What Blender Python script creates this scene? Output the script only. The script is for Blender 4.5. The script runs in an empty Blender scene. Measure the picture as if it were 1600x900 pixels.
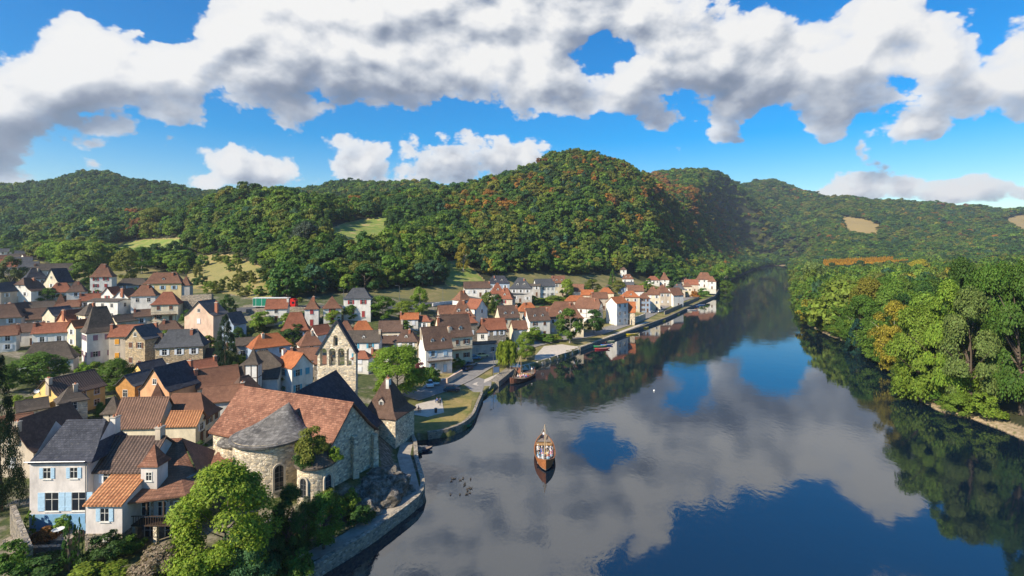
import bpy, bmesh, math, random
import numpy as np
from mathutils import Vector, Matrix
random.seed(7); np.random.seed(7)
S = bpy.context.scene
COL = S.collection
R = math.radians
# ------------------------------------------------------------------ camera, sky, sun, exposure
CAMZ, HOR, F = 38.0, 392.0, 800.0          # eye height; horizon row and focal length of the 1600x900 photograph
cam = bpy.data.cameras.new('camera'); cam_o = bpy.data.objects.new('camera', cam); COL.objects.link(cam_o)
cam_o.location = (0, 0, CAMZ); cam_o.rotation_euler = (R(90), 0, 0)
cam.sensor_width = 36; cam.lens = 18; cam.shift_y = -(450-HOR)/1600; cam.clip_start = 1; cam.clip_end = 12000
S.camera = cam_o
S.render.engine = 'CYCLES'
S.view_settings.view_transform = 'Standard'; S.view_settings.look = 'None'
S.view_settings.gamma = 1; S.view_settings.use_curve_mapping = False
S.view_settings.exposure = 0.72
S.cycles.use_denoising = True
S.cycles.max_bounces = 5; S.cycles.diffuse_bounces = 2; S.cycles.glossy_bounces = 3; S.cycles.transmission_bounces = 2
S.cycles.volume_bounces = 0; S.cycles.caustics_reflective = False; S.cycles.caustics_refractive = False
SUN_EL = 37.0; SX, SY = -0.76, -0.65        # towards the sun: from the left, a little behind the camera
sl = bpy.data.lights.new('sun', 'SUN'); sl.energy = 5.0; sl.angle = R(0.5); sl.color = (1.0, 0.885, 0.71)
so = bpy.data.objects.new('sun', sl); COL.objects.link(so)
_sd = Vector((SX*math.cos(R(SUN_EL)), SY*math.cos(R(SUN_EL)), math.sin(R(SUN_EL)))).normalized()
so.rotation_euler = _sd.to_track_quat('Z', 'Y').to_euler(); so.location = (-60, -60, 120)

class NT:                                  # small node-tree helper
    def __init__(s, nt): s.nt = nt; s.n = nt.nodes; s.l = nt.links
    def set(s, sock, v):
        if isinstance(v, bpy.types.NodeSocket): s.l.new(v, sock)
        elif v is not None:
            if hasattr(sock.default_value, '__len__') and not hasattr(v, '__len__'): v = (v,)*len(sock.default_value)
            if hasattr(sock.default_value, '__len__') and len(sock.default_value) == 4 and len(v) == 3: v = tuple(v)+(1,)
            sock.default_value = v
    def node(s, t, **k):
        n = s.n.new(t)
        for a, b in k.items(): setattr(n, a, b)
        return n
    def m(s, op, a, b=None, c=None, clamp=False):
        n = s.node('ShaderNodeMath', operation=op, use_clamp=clamp)
        s.set(n.inputs[0], a); s.set(n.inputs[1], b)
        if c is not None: s.set(n.inputs[2], c)
        return n.outputs[0]
    def vm(s, op, a, b=None, sc=None):
        n = s.node('ShaderNodeVectorMath', operation=op)
        s.set(n.inputs[0], a)
        if b is not None: s.set(n.inputs[1], b)
        if sc is not None: s.set(n.inputs['Scale'], sc)
        return n.outputs[1] if op in ('LENGTH', 'DOT_PRODUCT') else n.outputs[0]
    def noise(s, v, sc, det=4, ro=.5, dist=0, col=False, lac=2.0):
        n = s.node('ShaderNodeTexNoise'); s.set(n.inputs['Vector'], v)
        n.inputs['Scale'].default_value = sc; n.inputs['Detail'].default_value = det
        n.inputs['Roughness'].default_value = ro; n.inputs['Distortion'].default_value = dist; n.inputs['Lacunarity'].default_value = lac
        return n.outputs[1] if col else n.outputs[0]
    def ramp(s, f, pts, interp='LINEAR'):
        n = s.node('ShaderNodeValToRGB'); n.color_ramp.interpolation = interp
        e = n.color_ramp.elements
        while len(e) < len(pts): e.new(.5)
        for i, (p, c) in enumerate(pts):
            e[i].position = p; e[i].color = tuple(c)+(1,) if hasattr(c, '__len__') else (c, c, c, 1)
        s.set(n.inputs[0], f); return n.outputs[0]
    def mix(s, f, a, b, bt='MIX'):
        n = s.node('ShaderNodeMix', data_type='RGBA', blend_type=bt)
        s.set(n.inputs[0], f); s.set(n.inputs[6], a); s.set(n.inputs[7], b); return n.outputs[2]
    def mr(s, v, a, b, c=0, d=1, smooth=False):
        n = s.node('ShaderNodeMapRange'); n.interpolation_type = 'SMOOTHSTEP' if smooth else 'LINEAR'
        for i, q in enumerate((v, a, b, c, d)): s.set(n.inputs[i], q)
        return n.outputs[0]
    def curve(s, v, pts, x0, x1, y0, y1):
        u = s.mr(v, x0, x1)
        n = s.node('ShaderNodeFloatCurve'); c = n.mapping.curves[0]
        P = [((x-x0)/(x1-x0), (y-y0)/(y1-y0)) for x, y in pts]
        c.points[0].location = P[0]; c.points[1].location = P[-1]
        for p in P[1:-1]: c.points.new(*p)
        for p in c.points: p.handle_type = 'AUTO_CLAMPED'
        n.mapping.update(); s.set(n.inputs['Value'], u)
        return s.mr(n.outputs[0], 0, 1, y0, y1)

# sky: Nishita plus cumulus whose shapes depend on direction only (clouds at infinity)
W = bpy.data.worlds.new('World'); S.world = W; W.use_nodes = True
W.node_tree.nodes.clear(); w = NT(W.node_tree)
def azel(px, py):
    a = math.atan((px-800)/800); return a, (HOR-py)/800*math.cos(a)
def cloud_group():
    g = bpy.data.node_groups.new('cloud_density', 'ShaderNodeTree')
    g.interface.new_socket('dir', in_out='INPUT', socket_type='NodeSocketVector')
    g.interface.new_socket('density', in_out='OUTPUT', socket_type='NodeSocketFloat')
    k = NT(g); gi = k.node('NodeGroupInput'); go = k.node('NodeGroupOutput')
    v = gi.outputs[0]                      # (azimuth, elevation slope, 0)
    sp = k.node('ShaderNodeSeparateXYZ'); k.set(sp.inputs[0], v)
    wq = k.noise(k.vm('MULTIPLY', v, (1, 1.25, 1)), 4.5, 3, .5, col=True)
    v2 = k.vm('ADD', v, k.vm('SCALE', k.vm('SUBTRACT', wq, (.5, .5, .5)), sc=.05))
    n1 = k.noise(k.vm('MULTIPLY', v2, (1, 1.35, 1)), 6.0, 10, .56)
    vo = k.node('ShaderNodeTexVoronoi', feature='SMOOTH_F1'); vo.inputs['Scale'].default_value = 11
    vo.inputs['Detail'].default_value = 4; vo.inputs['Roughness'].default_value = .55; vo.inputs['Smoothness'].default_value = .6
    k.set(vo.inputs['Vector'], k.vm('MULTIPLY', v2, (1, 1.3, 1)))
    bil = k.m('SUBTRACT', .55, vo.outputs['Distance'])
    nn = k.m('ADD', k.m('MULTIPLY', k.m('SUBTRACT', n1, .46), .43), k.m('MULTIPLY', bil, .25))
    az, el = sp.outputs[0], sp.outputs[1]
    def C(pts):                             # pixel points of an outline -> a curve over azimuth
        Q = [azel(*p) for p in pts]; Q.sort()
        return k.curve(az, Q, -3.2, 3.2, -.6, .9)
    top = C([(-900, 40), (-200, 60), (0, 66), (45, 62), (62, 10), (110, -2), (150, 5), (190, 26), (300, 18), (330, -20), (420, -90), (600, -175), (850, -150), (985, -60),
             (1110, -12), (1180, 5), (1240, 55), (1325, 72), (1340, 22), (1400, 8), (1460, 22), (1530, 95), (1570, 100), (1620, 90), (1800, 80), (2600, 60)])
    bot = C([(-900, 330), (-200, 320), (0, 262), (60, 238), (160, 212), (300, 188), (420, 178), (560, 184), (680, 192), (800, 198), (880, 206), (980, 212), (1060, 184),
             (1140, 196), (1220, 176), (1310, 200), (1345, 160), (1450, 165), (1545, 178), (1600, 215), (1800, 225), (2600, 240)])
    d = k.m('MINIMUM', k.m('SUBTRACT', top, el), k.m('ADD', k.m('SUBTRACT', el, bot), k.mr(az, -.62, .45, .020, -.034)))
    d = k.m('ADD', k.m('SUBTRACT', d, .010), k.mr(az, .05, .45, 0, .055))
    def blob(px, py, rx, ry, amp=.075):
        a, e = azel(px, py); ca = math.cos(a)
        q = k.vm('MULTIPLY', k.vm('SUBTRACT', v2, (a, e, 0)), (1/(rx/800*ca*ca), 1/(ry/800*ca), 0))
        return k.m('MULTIPLY', k.m('SUBTRACT', 1, k.vm('LENGTH', q)), amp)
    d = k.m('MINIMUM', d, k.m('MULTIPLY', k.m('ADD', blob(938, 74, 36, 24, .065), k.m('MULTIPLY', k.m('SUBTRACT', n1, .5), .22)), -1))
    for b in ((1412, 206, 74, 38), (405, 268, 92, 30), (320, 280, 44, 16), (575, 250, 58, 40), (700, 255, 120, 56), (780, 252, 90, 40), (1345, 290, 70, 16, .045), (1510, 300, 72, 20, .05), (640, -150, 160, 90), (1480, -190, 160, 60)):
        d = k.m('MAXIMUM', d, blob(*b))
    base = k.m('MINIMUM', k.m('MULTIPLY', d, 2.4), .19)
    g.interface.new_socket('soft', in_out='OUTPUT', socket_type='NodeSocketFloat')
    n1s = k.noise(k.vm('MULTIPLY', v2, (1, 1.35, 1)), 6.0, 3, .5)
    vs = k.node('ShaderNodeTexVoronoi', feature='SMOOTH_F1'); vs.inputs['Scale'].default_value = 13; vs.inputs['Detail'].default_value = 1; vs.inputs['Smoothness'].default_value = .5
    k.set(vs.inputs['Vector'], k.vm('MULTIPLY', v2, (1, 1.3, 1)))
    sn = k.m('ADD', k.m('MULTIPLY', n1s, .55), k.m('MULTIPLY', vs.outputs['Distance'], -.22))
    g.interface.new_socket('low', in_out='OUTPUT', socket_type='NodeSocketFloat')
    k.set(go.inputs[0], k.m('ADD', k.m('ADD', base, nn), .104)); k.set(go.inputs[1], k.m('ADD', base, sn)); k.set(go.inputs[2], k.mr(k.m('SUBTRACT', el, bot), -.03, .13, 1, 0)); return g
CG = cloud_group()
def sky_nodes():
    tc = w.node('ShaderNodeTexCoord'); sp = w.node('ShaderNodeSeparateXYZ'); w.set(sp.inputs[0], tc.outputs['Generated'])
    x, y, z = sp.outputs
    az = w.m('ARCTAN2', x, y); h = w.m('SQRT', w.m('ADD', w.m('MULTIPLY', x, x), w.m('MULTIPLY', y, y)))
    el = w.m('DIVIDE', z, w.m('MAXIMUM', h, .15))
    cv = w.node('ShaderNodeCombineXYZ'); w.set(cv.inputs[0], az); w.set(cv.inputs[1], el)
    v = cv.outputs[0]
    def dens(vec):
        n = w.node('ShaderNodeGroup', node_tree=CG); w.set(n.inputs[0], vec); return n.outputs
    o0 = dens(v); o1 = dens(w.vm('ADD', v, (-.020, .030, 0))); d0 = o0[0]
    a = w.mr(d0, .0, .048, 0, 1, True)
    a = w.m('MULTIPLY', a, w.mr(d0, .0, .12, .82, 1))
    lit = w.m('ADD', w.m('MULTIPLY', w.m('SUBTRACT', o0[1], o1[1]), 1.6), w.m('MULTIPLY', w.m('SUBTRACT', o0[0], o1[0]), 1.9))
    big = w.noise(w.vm('MULTIPLY', v, (1, 1.6, 1)), 3.1, 3, .5)
    core = w.mr(d0, .05, .34)
    b = w.m('ADD', w.m('ADD', .90, lit), w.m('MULTIPLY', o0[2], w.m('MULTIPLY', w.mr(d0, .02, .12), -.42)))
    b = w.m('ADD', b, w.m('MULTIPLY', w.m('SUBTRACT', big, .52), 1.6), clamp=True)
    cc = w.ramp(b, [(0, (.20, .25, .34)), (.3, (.30, .345, .44)), (.6, (.56, .60, .67)), (.85, (.86, .87, .89)), (1, (1.0, .99, .97))])
    st = w.node('ShaderNodeTexSky', sky_type='NISHITA'); st.sun_disc = False
    st.sun_elevation = R(SUN_EL); st.sun_rotation = math.atan2(SX, SY); st.altitude = 150; st.air_density = 1.15; st.dust_density = .35; st.ozone_density = 2.6
    hs = w.node('ShaderNodeHueSaturation'); hs.inputs['Saturation'].default_value = 1.8; hs.inputs['Value'].default_value = 1.0; hs.inputs['Hue'].default_value = .506
    w.set(hs.inputs['Color'], st.outputs[0])
    bg1 = w.node('ShaderNodeBackground'); w.set(bg1.inputs[0], hs.outputs[0]); bg1.inputs[1].default_value = .100
    bg2 = w.node('ShaderNodeBackground'); w.set(bg2.inputs[0], cc); bg2.inputs[1].default_value = .575
    mx = w.node('ShaderNodeMixShader'); w.set(mx.inputs[0], a); w.set(mx.inputs[1], bg1.outputs[0]); w.set(mx.inputs[2], bg2.outputs[0])
    o = w.node('ShaderNodeOutputWorld'); w.set(o.inputs[0], mx.outputs[0])
sky_nodes()
W.cycles.sampling_method = 'MANUAL'; W.cycles.sample_map_resolution = 512

# ------------------------------------------------------------------ scene helpers
def tag(o, label=None, cat=None, group=None, kind=None):
    if label: o['label'] = label
    if cat: o['category'] = cat
    if group: o['group'] = group
    if kind: o['kind'] = kind
    return o
def empty(name, loc, rz=0, label=None, cat=None, group=None, sc=None):
    o = bpy.data.objects.new(name, None); COL.objects.link(o); o.location = loc; o.rotation_euler = (0, 0, rz)
    o.empty_display_size = .3
    if sc: o.scale = sc
    return tag(o, label, cat, group)
def link(name, me, parent=None, loc=None, rz=0, sc=None):
    o = bpy.data.objects.new(name, me); COL.objects.link(o)
    if parent: o.parent = parent
    if loc is not None: o.location = loc
    if rz: o.rotation_euler = (0, 0, rz)
    if sc is not None: o.scale = sc
    return o
class MB:
    def __init__(s): s.v = []; s.f = []; s.mi = []
    def poly(s, pts, m=0):
        i = len(s.v); s.v += [tuple(p) for p in pts]; s.f.append(tuple(range(i, i+len(pts)))); s.mi.append(m)
    def box(s, x0, x1, y0, y1, z0, z1, m=0):
        i = len(s.v)
        s.v += [(x0, y0, z0), (x1, y0, z0), (x1, y1, z0), (x0, y1, z0), (x0, y0, z1), (x1, y0, z1), (x1, y1, z1), (x0, y1, z1)]
        for q in ((0, 3, 2, 1), (4, 5, 6, 7), (0, 1, 5, 4), (1, 2, 6, 5), (2, 3, 7, 6), (3, 0, 4, 7)):
            s.f.append(tuple(i+k for k in q)); s.mi.append(m)
    def tube(s, pts, rad, n=6, m=0, cap=True):
        P = [Vector(p) for p in pts]; L = len(P)
        if not hasattr(rad, '__len__'): rad = [rad]*L
        i0 = len(s.v)
        for k, p in enumerate(P):
            d = (P[min(k+1, L-1)]-P[max(k-1, 0)]).normalized()
            a = d.cross(Vector((0, 0, 1))) if abs(d.z) < .95 else d.cross(Vector((1, 0, 0)))
            a.normalize(); b = d.cross(a)
            for j in range(n):
                t = 2*math.pi*j/n; q = p+(a*math.cos(t)+b*math.sin(t))*rad[k]; s.v.append(tuple(q))
        for k in range(L-1):
            for j in range(n):
                a0 = i0+k*n+j; a1 = i0+k*n+(j+1) % n; s.f.append((a0, a1, a1+n, a0+n)); s.mi.append(m)
        if cap:
            s.f.append(tuple(i0+j for j in range(n))[::-1]); s.mi.append(m)
            s.f.append(tuple(i0+(L-1)*n+j for j in range(n))); s.mi.append(m)
    def lathe(s, prof, n=16, c=(0, 0), m=0, a0=0, a1=2*math.pi, sx=1, sy=1):
        full = abs(a1-a0-2*math.pi) < 1e-6; nn = n if full else n+1; i0 = len(s.v)
        for r, z in prof:
            for j in range(nn):
                t = a0+(a1-a0)*j/n; s.v.append((c[0]+r*math.cos(t)*sx, c[1]+r*math.sin(t)*sy, z))
        for k in range(len(prof)-1):
            for j in range(n):
                a = i0+k*nn+j; b = i0+k*nn+(j+1) % nn; s.f.append((a, b, b+nn, a+nn)); s.mi.append(m)
    def prism(s, poly, z0, z1, m=0):       # poly: xy list counter-clockwise
        n = len(poly); i = len(s.v)
        s.v += [(x, y, z0) for x, y in poly]+[(x, y, z1) for x, y in poly]
        s.f.append(tuple(i+k for k in range(n))[::-1]); s.mi.append(m)
        s.f.append(tuple(i+n+k for k in range(n))); s.mi.append(m)
        for k in range(n):
            q = (k+1) % n; s.f.append((i+k, i+q, i+n+q, i+n+k)); s.mi.append(m)
    def mesh(s, mats, smooth=False):
        me = bpy.data.meshes.new('m'); me.from_pydata(s.v, [], s.f)
        if not isinstance(mats, (list, tuple)): mats = [mats]
        for q in mats: me.materials.append(q)
        if len(mats) > 1: me.polygons.foreach_set('material_index', s.mi)
        if smooth: me.polygons.foreach_set('use_smooth', [True]*len(s.f))
        me.update(); return me
    def build(s, name, mats, parent=None, loc=None, rz=0, smooth=False):
        me = s.mesh(mats, smooth); me.name = name
        return link(name, me, parent, loc, rz)
def npmesh(V, Fq, mats, attrs=None, smooth=False):
    me = bpy.data.meshes.new('m'); n = len(V); k = Fq.shape[1]
    me.vertices.add(n); me.vertices.foreach_set('co', V.astype(np.float32).ravel())
    me.loops.add(Fq.size); me.loops.foreach_set('vertex_index', Fq.astype(np.int32).ravel())
    me.polygons.add(len(Fq)); me.polygons.foreach_set('loop_start', np.arange(0, Fq.size, k, dtype=np.int32))
    me.polygons.foreach_set('loop_total', np.full(len(Fq), k, np.int32))
    if smooth: me.polygons.foreach_set('use_smooth', np.ones(len(Fq), bool))
    for q in mats: me.materials.append(q)
    me.update(calc_edges=True)
    for a, arr in (attrs or {}).items():
        at = me.attributes.new(a, 'FLOAT', 'POINT'); at.data.foreach_set('value', arr.astype(np.float32))
    return me

# ------------------------------------------------------------------ materials
def newmat(name):
    m = bpy.data.materials.new(name); m.use_nodes = True; k = NT(m.node_tree); b = k.n['Principled BSDF']
    b.inputs['Specular IOR Level'].default_value = .25; b.inputs['Roughness'].default_value = .85
    return m, k, b
def coords(k): return k.node('ShaderNodeTexCoord').outputs['Object']
_mc = {}
def plaster(name, c, stain=.35):
    key = 'plaster '+name
    if key in _mc: return _mc[key]
    m, k, b = newmat(key); v = coords(k)
    n = k.noise(k.vm('MULTIPLY', v, (1, 1, .5)), .55, 6, .65); n2 = k.noise(v, 5, 4, .6)
    sp = k.node('ShaderNodeSeparateXYZ'); k.set(sp.inputs[0], v)
    dark = tuple(q*(1-stain)*.95 for q in c)
    col = k.mix(k.mr(n, .42, .72), c, dark)
    col = k.mix(k.mr(n2, .3, .8, 0, .22), col, tuple(q*.7 for q in c))
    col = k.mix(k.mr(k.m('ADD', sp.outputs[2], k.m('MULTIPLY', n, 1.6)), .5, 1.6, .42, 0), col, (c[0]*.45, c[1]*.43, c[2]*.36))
    k.set(b.inputs['Base Color'], col); _mc[key] = m; return m
def stone(name, c, sc=2.2, mortar=.8):
    key = 'stone '+name
    if key in _mc: return _mc[key]
    m, k, b = newmat(key); v = k.vm('MULTIPLY', coords(k), (1, 1, 1.7))
    vo = k.node('ShaderNodeTexVoronoi', feature='F1'); vo.inputs['Scale'].default_value = sc; k.set(vo.inputs['Vector'], v)
    ve = k.node('ShaderNodeTexVoronoi', feature='DISTANCE_TO_EDGE'); ve.inputs['Scale'].default_value = sc; k.set(ve.inputs['Vector'], v)
    hs = k.node('ShaderNodeSeparateXYZ'); k.set(hs.inputs[0], vo.outputs['Color'])
    col = k.ramp(hs.outputs[0], [(0, tuple(q*.5 for q in c)), (.35, tuple(q*.95 for q in c)), (.7, (c[0]*1.25, c[1]*1.15, c[2]*.95)), (1, tuple(min(1, q*1.5) for q in c))])
    col = k.mix(k.mr(ve.outputs[0], 0, .09, 1, 0), col, (c[0]*mortar*1.1, c[1]*mortar, c[2]*mortar*.9))
    n = k.noise(coords(k), .5, 5, .6); col = k.mix(k.mr(n, .5, .75, 0, .6), col, tuple(q*.5 for q in c))
    k.set(b.inputs['Base Color'], col)
    bm = k.node('ShaderNodeBump'); bm.inputs['Distance'].default_value = .06; k.set(bm.inputs['Height'], k.mr(ve.outputs[0], 0, .12)); k.set(b.inputs['Normal'], bm.outputs[0])
    _mc[key] = m; return m
def tiles(name, c1, c2, bw=.28, rh=.2, moss=.42, ribs=0, axis=0):
    """flat tile, stone slab or canal tile covering; rows follow height, columns the ridge direction"""
    key = 'roof '+name
    if key in _mc: return _mc[key]
    m, k, b = newmat('roof '+name); v = coords(k); sp = k.node('ShaderNodeSeparateXYZ'); k.set(sp.inputs[0], v)
    oi = k.node('ShaderNodeObjectInfo')
    geo = k.node('ShaderNodeNewGeometry'); 
    # which way the slope faces (local): hips use y as their column axis
    vt = k.node('ShaderNodeVectorTransform', vector_type='NORMAL', convert_from='WORLD', convert_to='OBJECT'); k.set(vt.inputs[0], geo.outputs['True Normal'])
    sn = k.node('ShaderNodeSeparateXYZ'); k.set(sn.inputs[0], vt.outputs[0])
    isx = k.m('GREATER_THAN', k.m('ABSOLUTE', sn.outputs[0]), k.m('ABSOLUTE', sn.outputs[1]))
    u = k.m('ADD', k.m('MULTIPLY', sp.outputs[0], k.m('SUBTRACT', 1, isx)), k.m('MULTIPLY', sp.outputs[1], isx))
    cv = k.node('ShaderNodeCombineXYZ'); k.set(cv.inputs[0], u); k.set(cv.inputs[1], k.m('MULTIPLY', sp.outputs[2], 1.25))
    br = k.node('ShaderNodeTexBrick'); k.set(br.inputs['Vector'], cv.outputs[0])
    br.inputs['Scale'].default_value = 1; br.inputs['Brick Width'].default_value = bw; br.inputs['Row Height'].default_value = rh
    br.inputs['Mortar Size'].default_value = .018; br.inputs['Mortar Smooth'].default_value = .3; br.inputs['Bias'].default_value = 0
    br.inputs['Color1'].default_value = tuple(c1)+(1,); br.inputs['Color2'].default_value = tuple(c2)+(1,)
    br.inputs['Mortar'].default_value = tuple(q*.35 for q in c2)+(1,)
    n = k.noise(v, 1.3, 7, .75); n2 = k.noise(v, .28, 3, .6)
    col = k.mix(k.mr(n, .42, .60, 0, .85), br.outputs[0], tuple(q*.55 for q in c1))
    col = k.mix(k.mr(n2, .35, .75, 0, .5), col, (c2[0]*1.1, c2[1]*1.08, c2[2]*1.05))
    n3 = k.noise(v, 3.2, 5, .75)
    col = k.mix(k.mr(n3, .60, .72, 0, moss), col, (.30, .29, .22))
    n4 = k.noise(k.vm('ADD', v, (7, 3, 1)), 1.9, 5, .7)
    col = k.mix(k.mr(n4, .62, .74, 0, moss), col, (.035, .04, .03))
    col = k.mix(k.mr(oi.outputs['Random'], 0, 1, 0, .28), col, tuple(q*.5 for q in c1))
    bmh = br.outputs['Fac']
    bm = k.node('ShaderNodeBump'); bm.inputs['Distance'].default_value = .04; bm.invert = True; k.set(bm.inputs['Height'], bmh)
    nrm = bm.outputs[0]
    if ribs:
        sw = k.m('SINE', k.m('MULTIPLY', u, 2*math.pi/ribs))
        col = k.mix(k.mr(sw, -1, .1, .75, 0), col, tuple(q*.25 for q in c1))
        b2 = k.node('ShaderNodeBump'); b2.inputs['Distance'].default_value = .07; k.set(b2.inputs['Height'], k.mr(sw, -1, 1)); k.set(b2.inputs['Normal'], nrm); nrm = b2.outputs[0]
    k.set(b.inputs['Base Color'], col); k.set(b.inputs['Normal'], nrm); _mc[key] = m; return m
def flat(name, c, rough=.7, metal=0, spec=.3, var=.25, sc=2.0):
    if name in _mc: return _mc[name]
    m, k, b = newmat(name); n = k.noise(coords(k), sc, 4, .6)
    k.set(b.inputs['Base Color'], k.mix(k.mr(n, .35, .7, 0, 1), c, tuple(q*(1-var) for q in c)))
    b.inputs['Roughness'].default_value = rough; b.inputs['Metallic'].default_value = metal; b.inputs['Specular IOR Level'].default_value = spec
    _mc[name] = m; return m
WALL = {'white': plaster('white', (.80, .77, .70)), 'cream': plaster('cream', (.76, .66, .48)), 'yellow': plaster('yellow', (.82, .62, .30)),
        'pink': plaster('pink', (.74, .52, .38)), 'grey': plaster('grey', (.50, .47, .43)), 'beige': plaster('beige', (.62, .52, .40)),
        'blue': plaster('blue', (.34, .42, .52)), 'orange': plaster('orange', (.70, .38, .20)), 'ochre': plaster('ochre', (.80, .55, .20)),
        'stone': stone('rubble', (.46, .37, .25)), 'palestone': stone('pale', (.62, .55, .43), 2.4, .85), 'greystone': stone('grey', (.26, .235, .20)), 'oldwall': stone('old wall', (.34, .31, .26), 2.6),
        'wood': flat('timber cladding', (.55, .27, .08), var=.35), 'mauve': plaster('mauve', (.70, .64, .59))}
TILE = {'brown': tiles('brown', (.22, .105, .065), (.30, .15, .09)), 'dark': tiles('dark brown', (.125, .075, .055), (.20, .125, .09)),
        'red': tiles('red', (.29, .10, .055), (.40, .16, .09)), 'orange': tiles('orange', (.42, .13, .05), (.56, .20, .075), moss=.2),
        'slate': tiles('slate', (.080, .085, .095), (.14, .145, .155), moss=.2), 'grey': tiles('grey', (.095, .078, .062), (.17, .135, .105), moss=.3),
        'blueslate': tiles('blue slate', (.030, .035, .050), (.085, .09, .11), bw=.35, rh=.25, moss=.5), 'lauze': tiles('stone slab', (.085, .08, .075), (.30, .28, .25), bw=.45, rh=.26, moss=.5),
        'canal': tiles('canal', (.22, .125, .09), (.36, .21, .14), ribs=.42), 'orangecanal': tiles('orange canal', (.50, .20, .09), (.66, .33, .15), ribs=.42),
        'darkcanal': tiles('dark canal', (.12, .085, .07), (.21, .14, .11), ribs=.42), 'speckle': tiles('speckled', (.17, .068, .042), (.38, .185, .115), bw=.40, rh=.26, moss=.7)}
SHUT = {'white': flat('white shutter paint', (.78, .80, .82)), 'blue': flat('blue shutter paint', (.10, .38, .52)), 'red': flat('red shutter paint', (.36, .05, .05)),
        'brown': flat('brown shutter paint', (.15, .07, .04)), 'orange': flat('orange shutter paint', (.85, .38, .04)), 'mauve': flat('mauve shutter paint', (.30, .17, .22)),
        'pale': flat('pale blue shutter paint', (.42, .60, .74)), 'grey': flat('grey shutter paint', (.35, .36, .36))}
M_glass, _k, _b = newmat('window glass'); _b.inputs['Base Color'].default_value = (.015, .02, .028, 1); _b.inputs['Roughness'].default_value = .08; _b.inputs['Specular IOR Level'].default_value = .6
M_frame = flat('window frame paint', (.70, .68, .62)); M_trim = flat('stone trim', (.50, .44, .35)); M_timber = flat('dark timber', (.07, .045, .03))
M_white = flat('white paint', (.80, .80, .78), rough=.45); M_brick = flat('chimney brick', (.42, .16, .09), var=.4, sc=6); M_pot = flat('clay pot', (.50, .20, .10))
M_metal = flat('grey metal', (.25, .26, .27), rough=.4, metal=.6); M_black = flat('black rubber', (.02, .02, .02)); M_trunk = flat('bark', (.12, .09, .065), var=.5, sc=5)
M_palebark = flat('pale bark', (.34, .31, .26), var=.5, sc=4)
def leafmat(name, inst):
    m, k, b = newmat(name)
    if inst:
        a = k.node('ShaderNodeAttribute', attribute_type='INSTANCER', attribute_name='tint'); base = a.outputs['Color']
    else: base = k.node('ShaderNodeObjectInfo').outputs['Color']
    g = k.node('ShaderNodeNewGeometry'); r = g.outputs['Random Per Island']
    hs = k.node('ShaderNodeHueSaturation'); k.set(hs.inputs['Color'], base)
    k.set(hs.inputs['Value'], k.mr(r, 0, 1, .62, 1.35)); k.set(hs.inputs['Hue'], k.mr(k.m('FRACT', k.m('MULTIPLY', r, 7.3)), 0, 1, .483, .512))
    k.set(b.inputs['Base Color'], hs.outputs[0]); b.inputs['Roughness'].default_value = .6; b.inputs['Specular IOR Level'].default_value = .2
    tr = k.node('ShaderNodeBsdfTranslucent'); k.set(tr.inputs[0], k.mix(1, hs.outputs[0], (1.0, 1.15, .5), 'MULTIPLY'))
    mx = k.node('ShaderNodeMixShader'); mx.inputs[0].default_value = .38
    k.set(mx.inputs[1], b.outputs[0]); k.set(mx.inputs[2], tr.outputs[0]); k.set(k.n['Material Output'].inputs[0], mx.outputs[0])
    return m
M_leaf = leafmat('foliage', False); M_leafi = leafmat('forest foliage', True)

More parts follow.
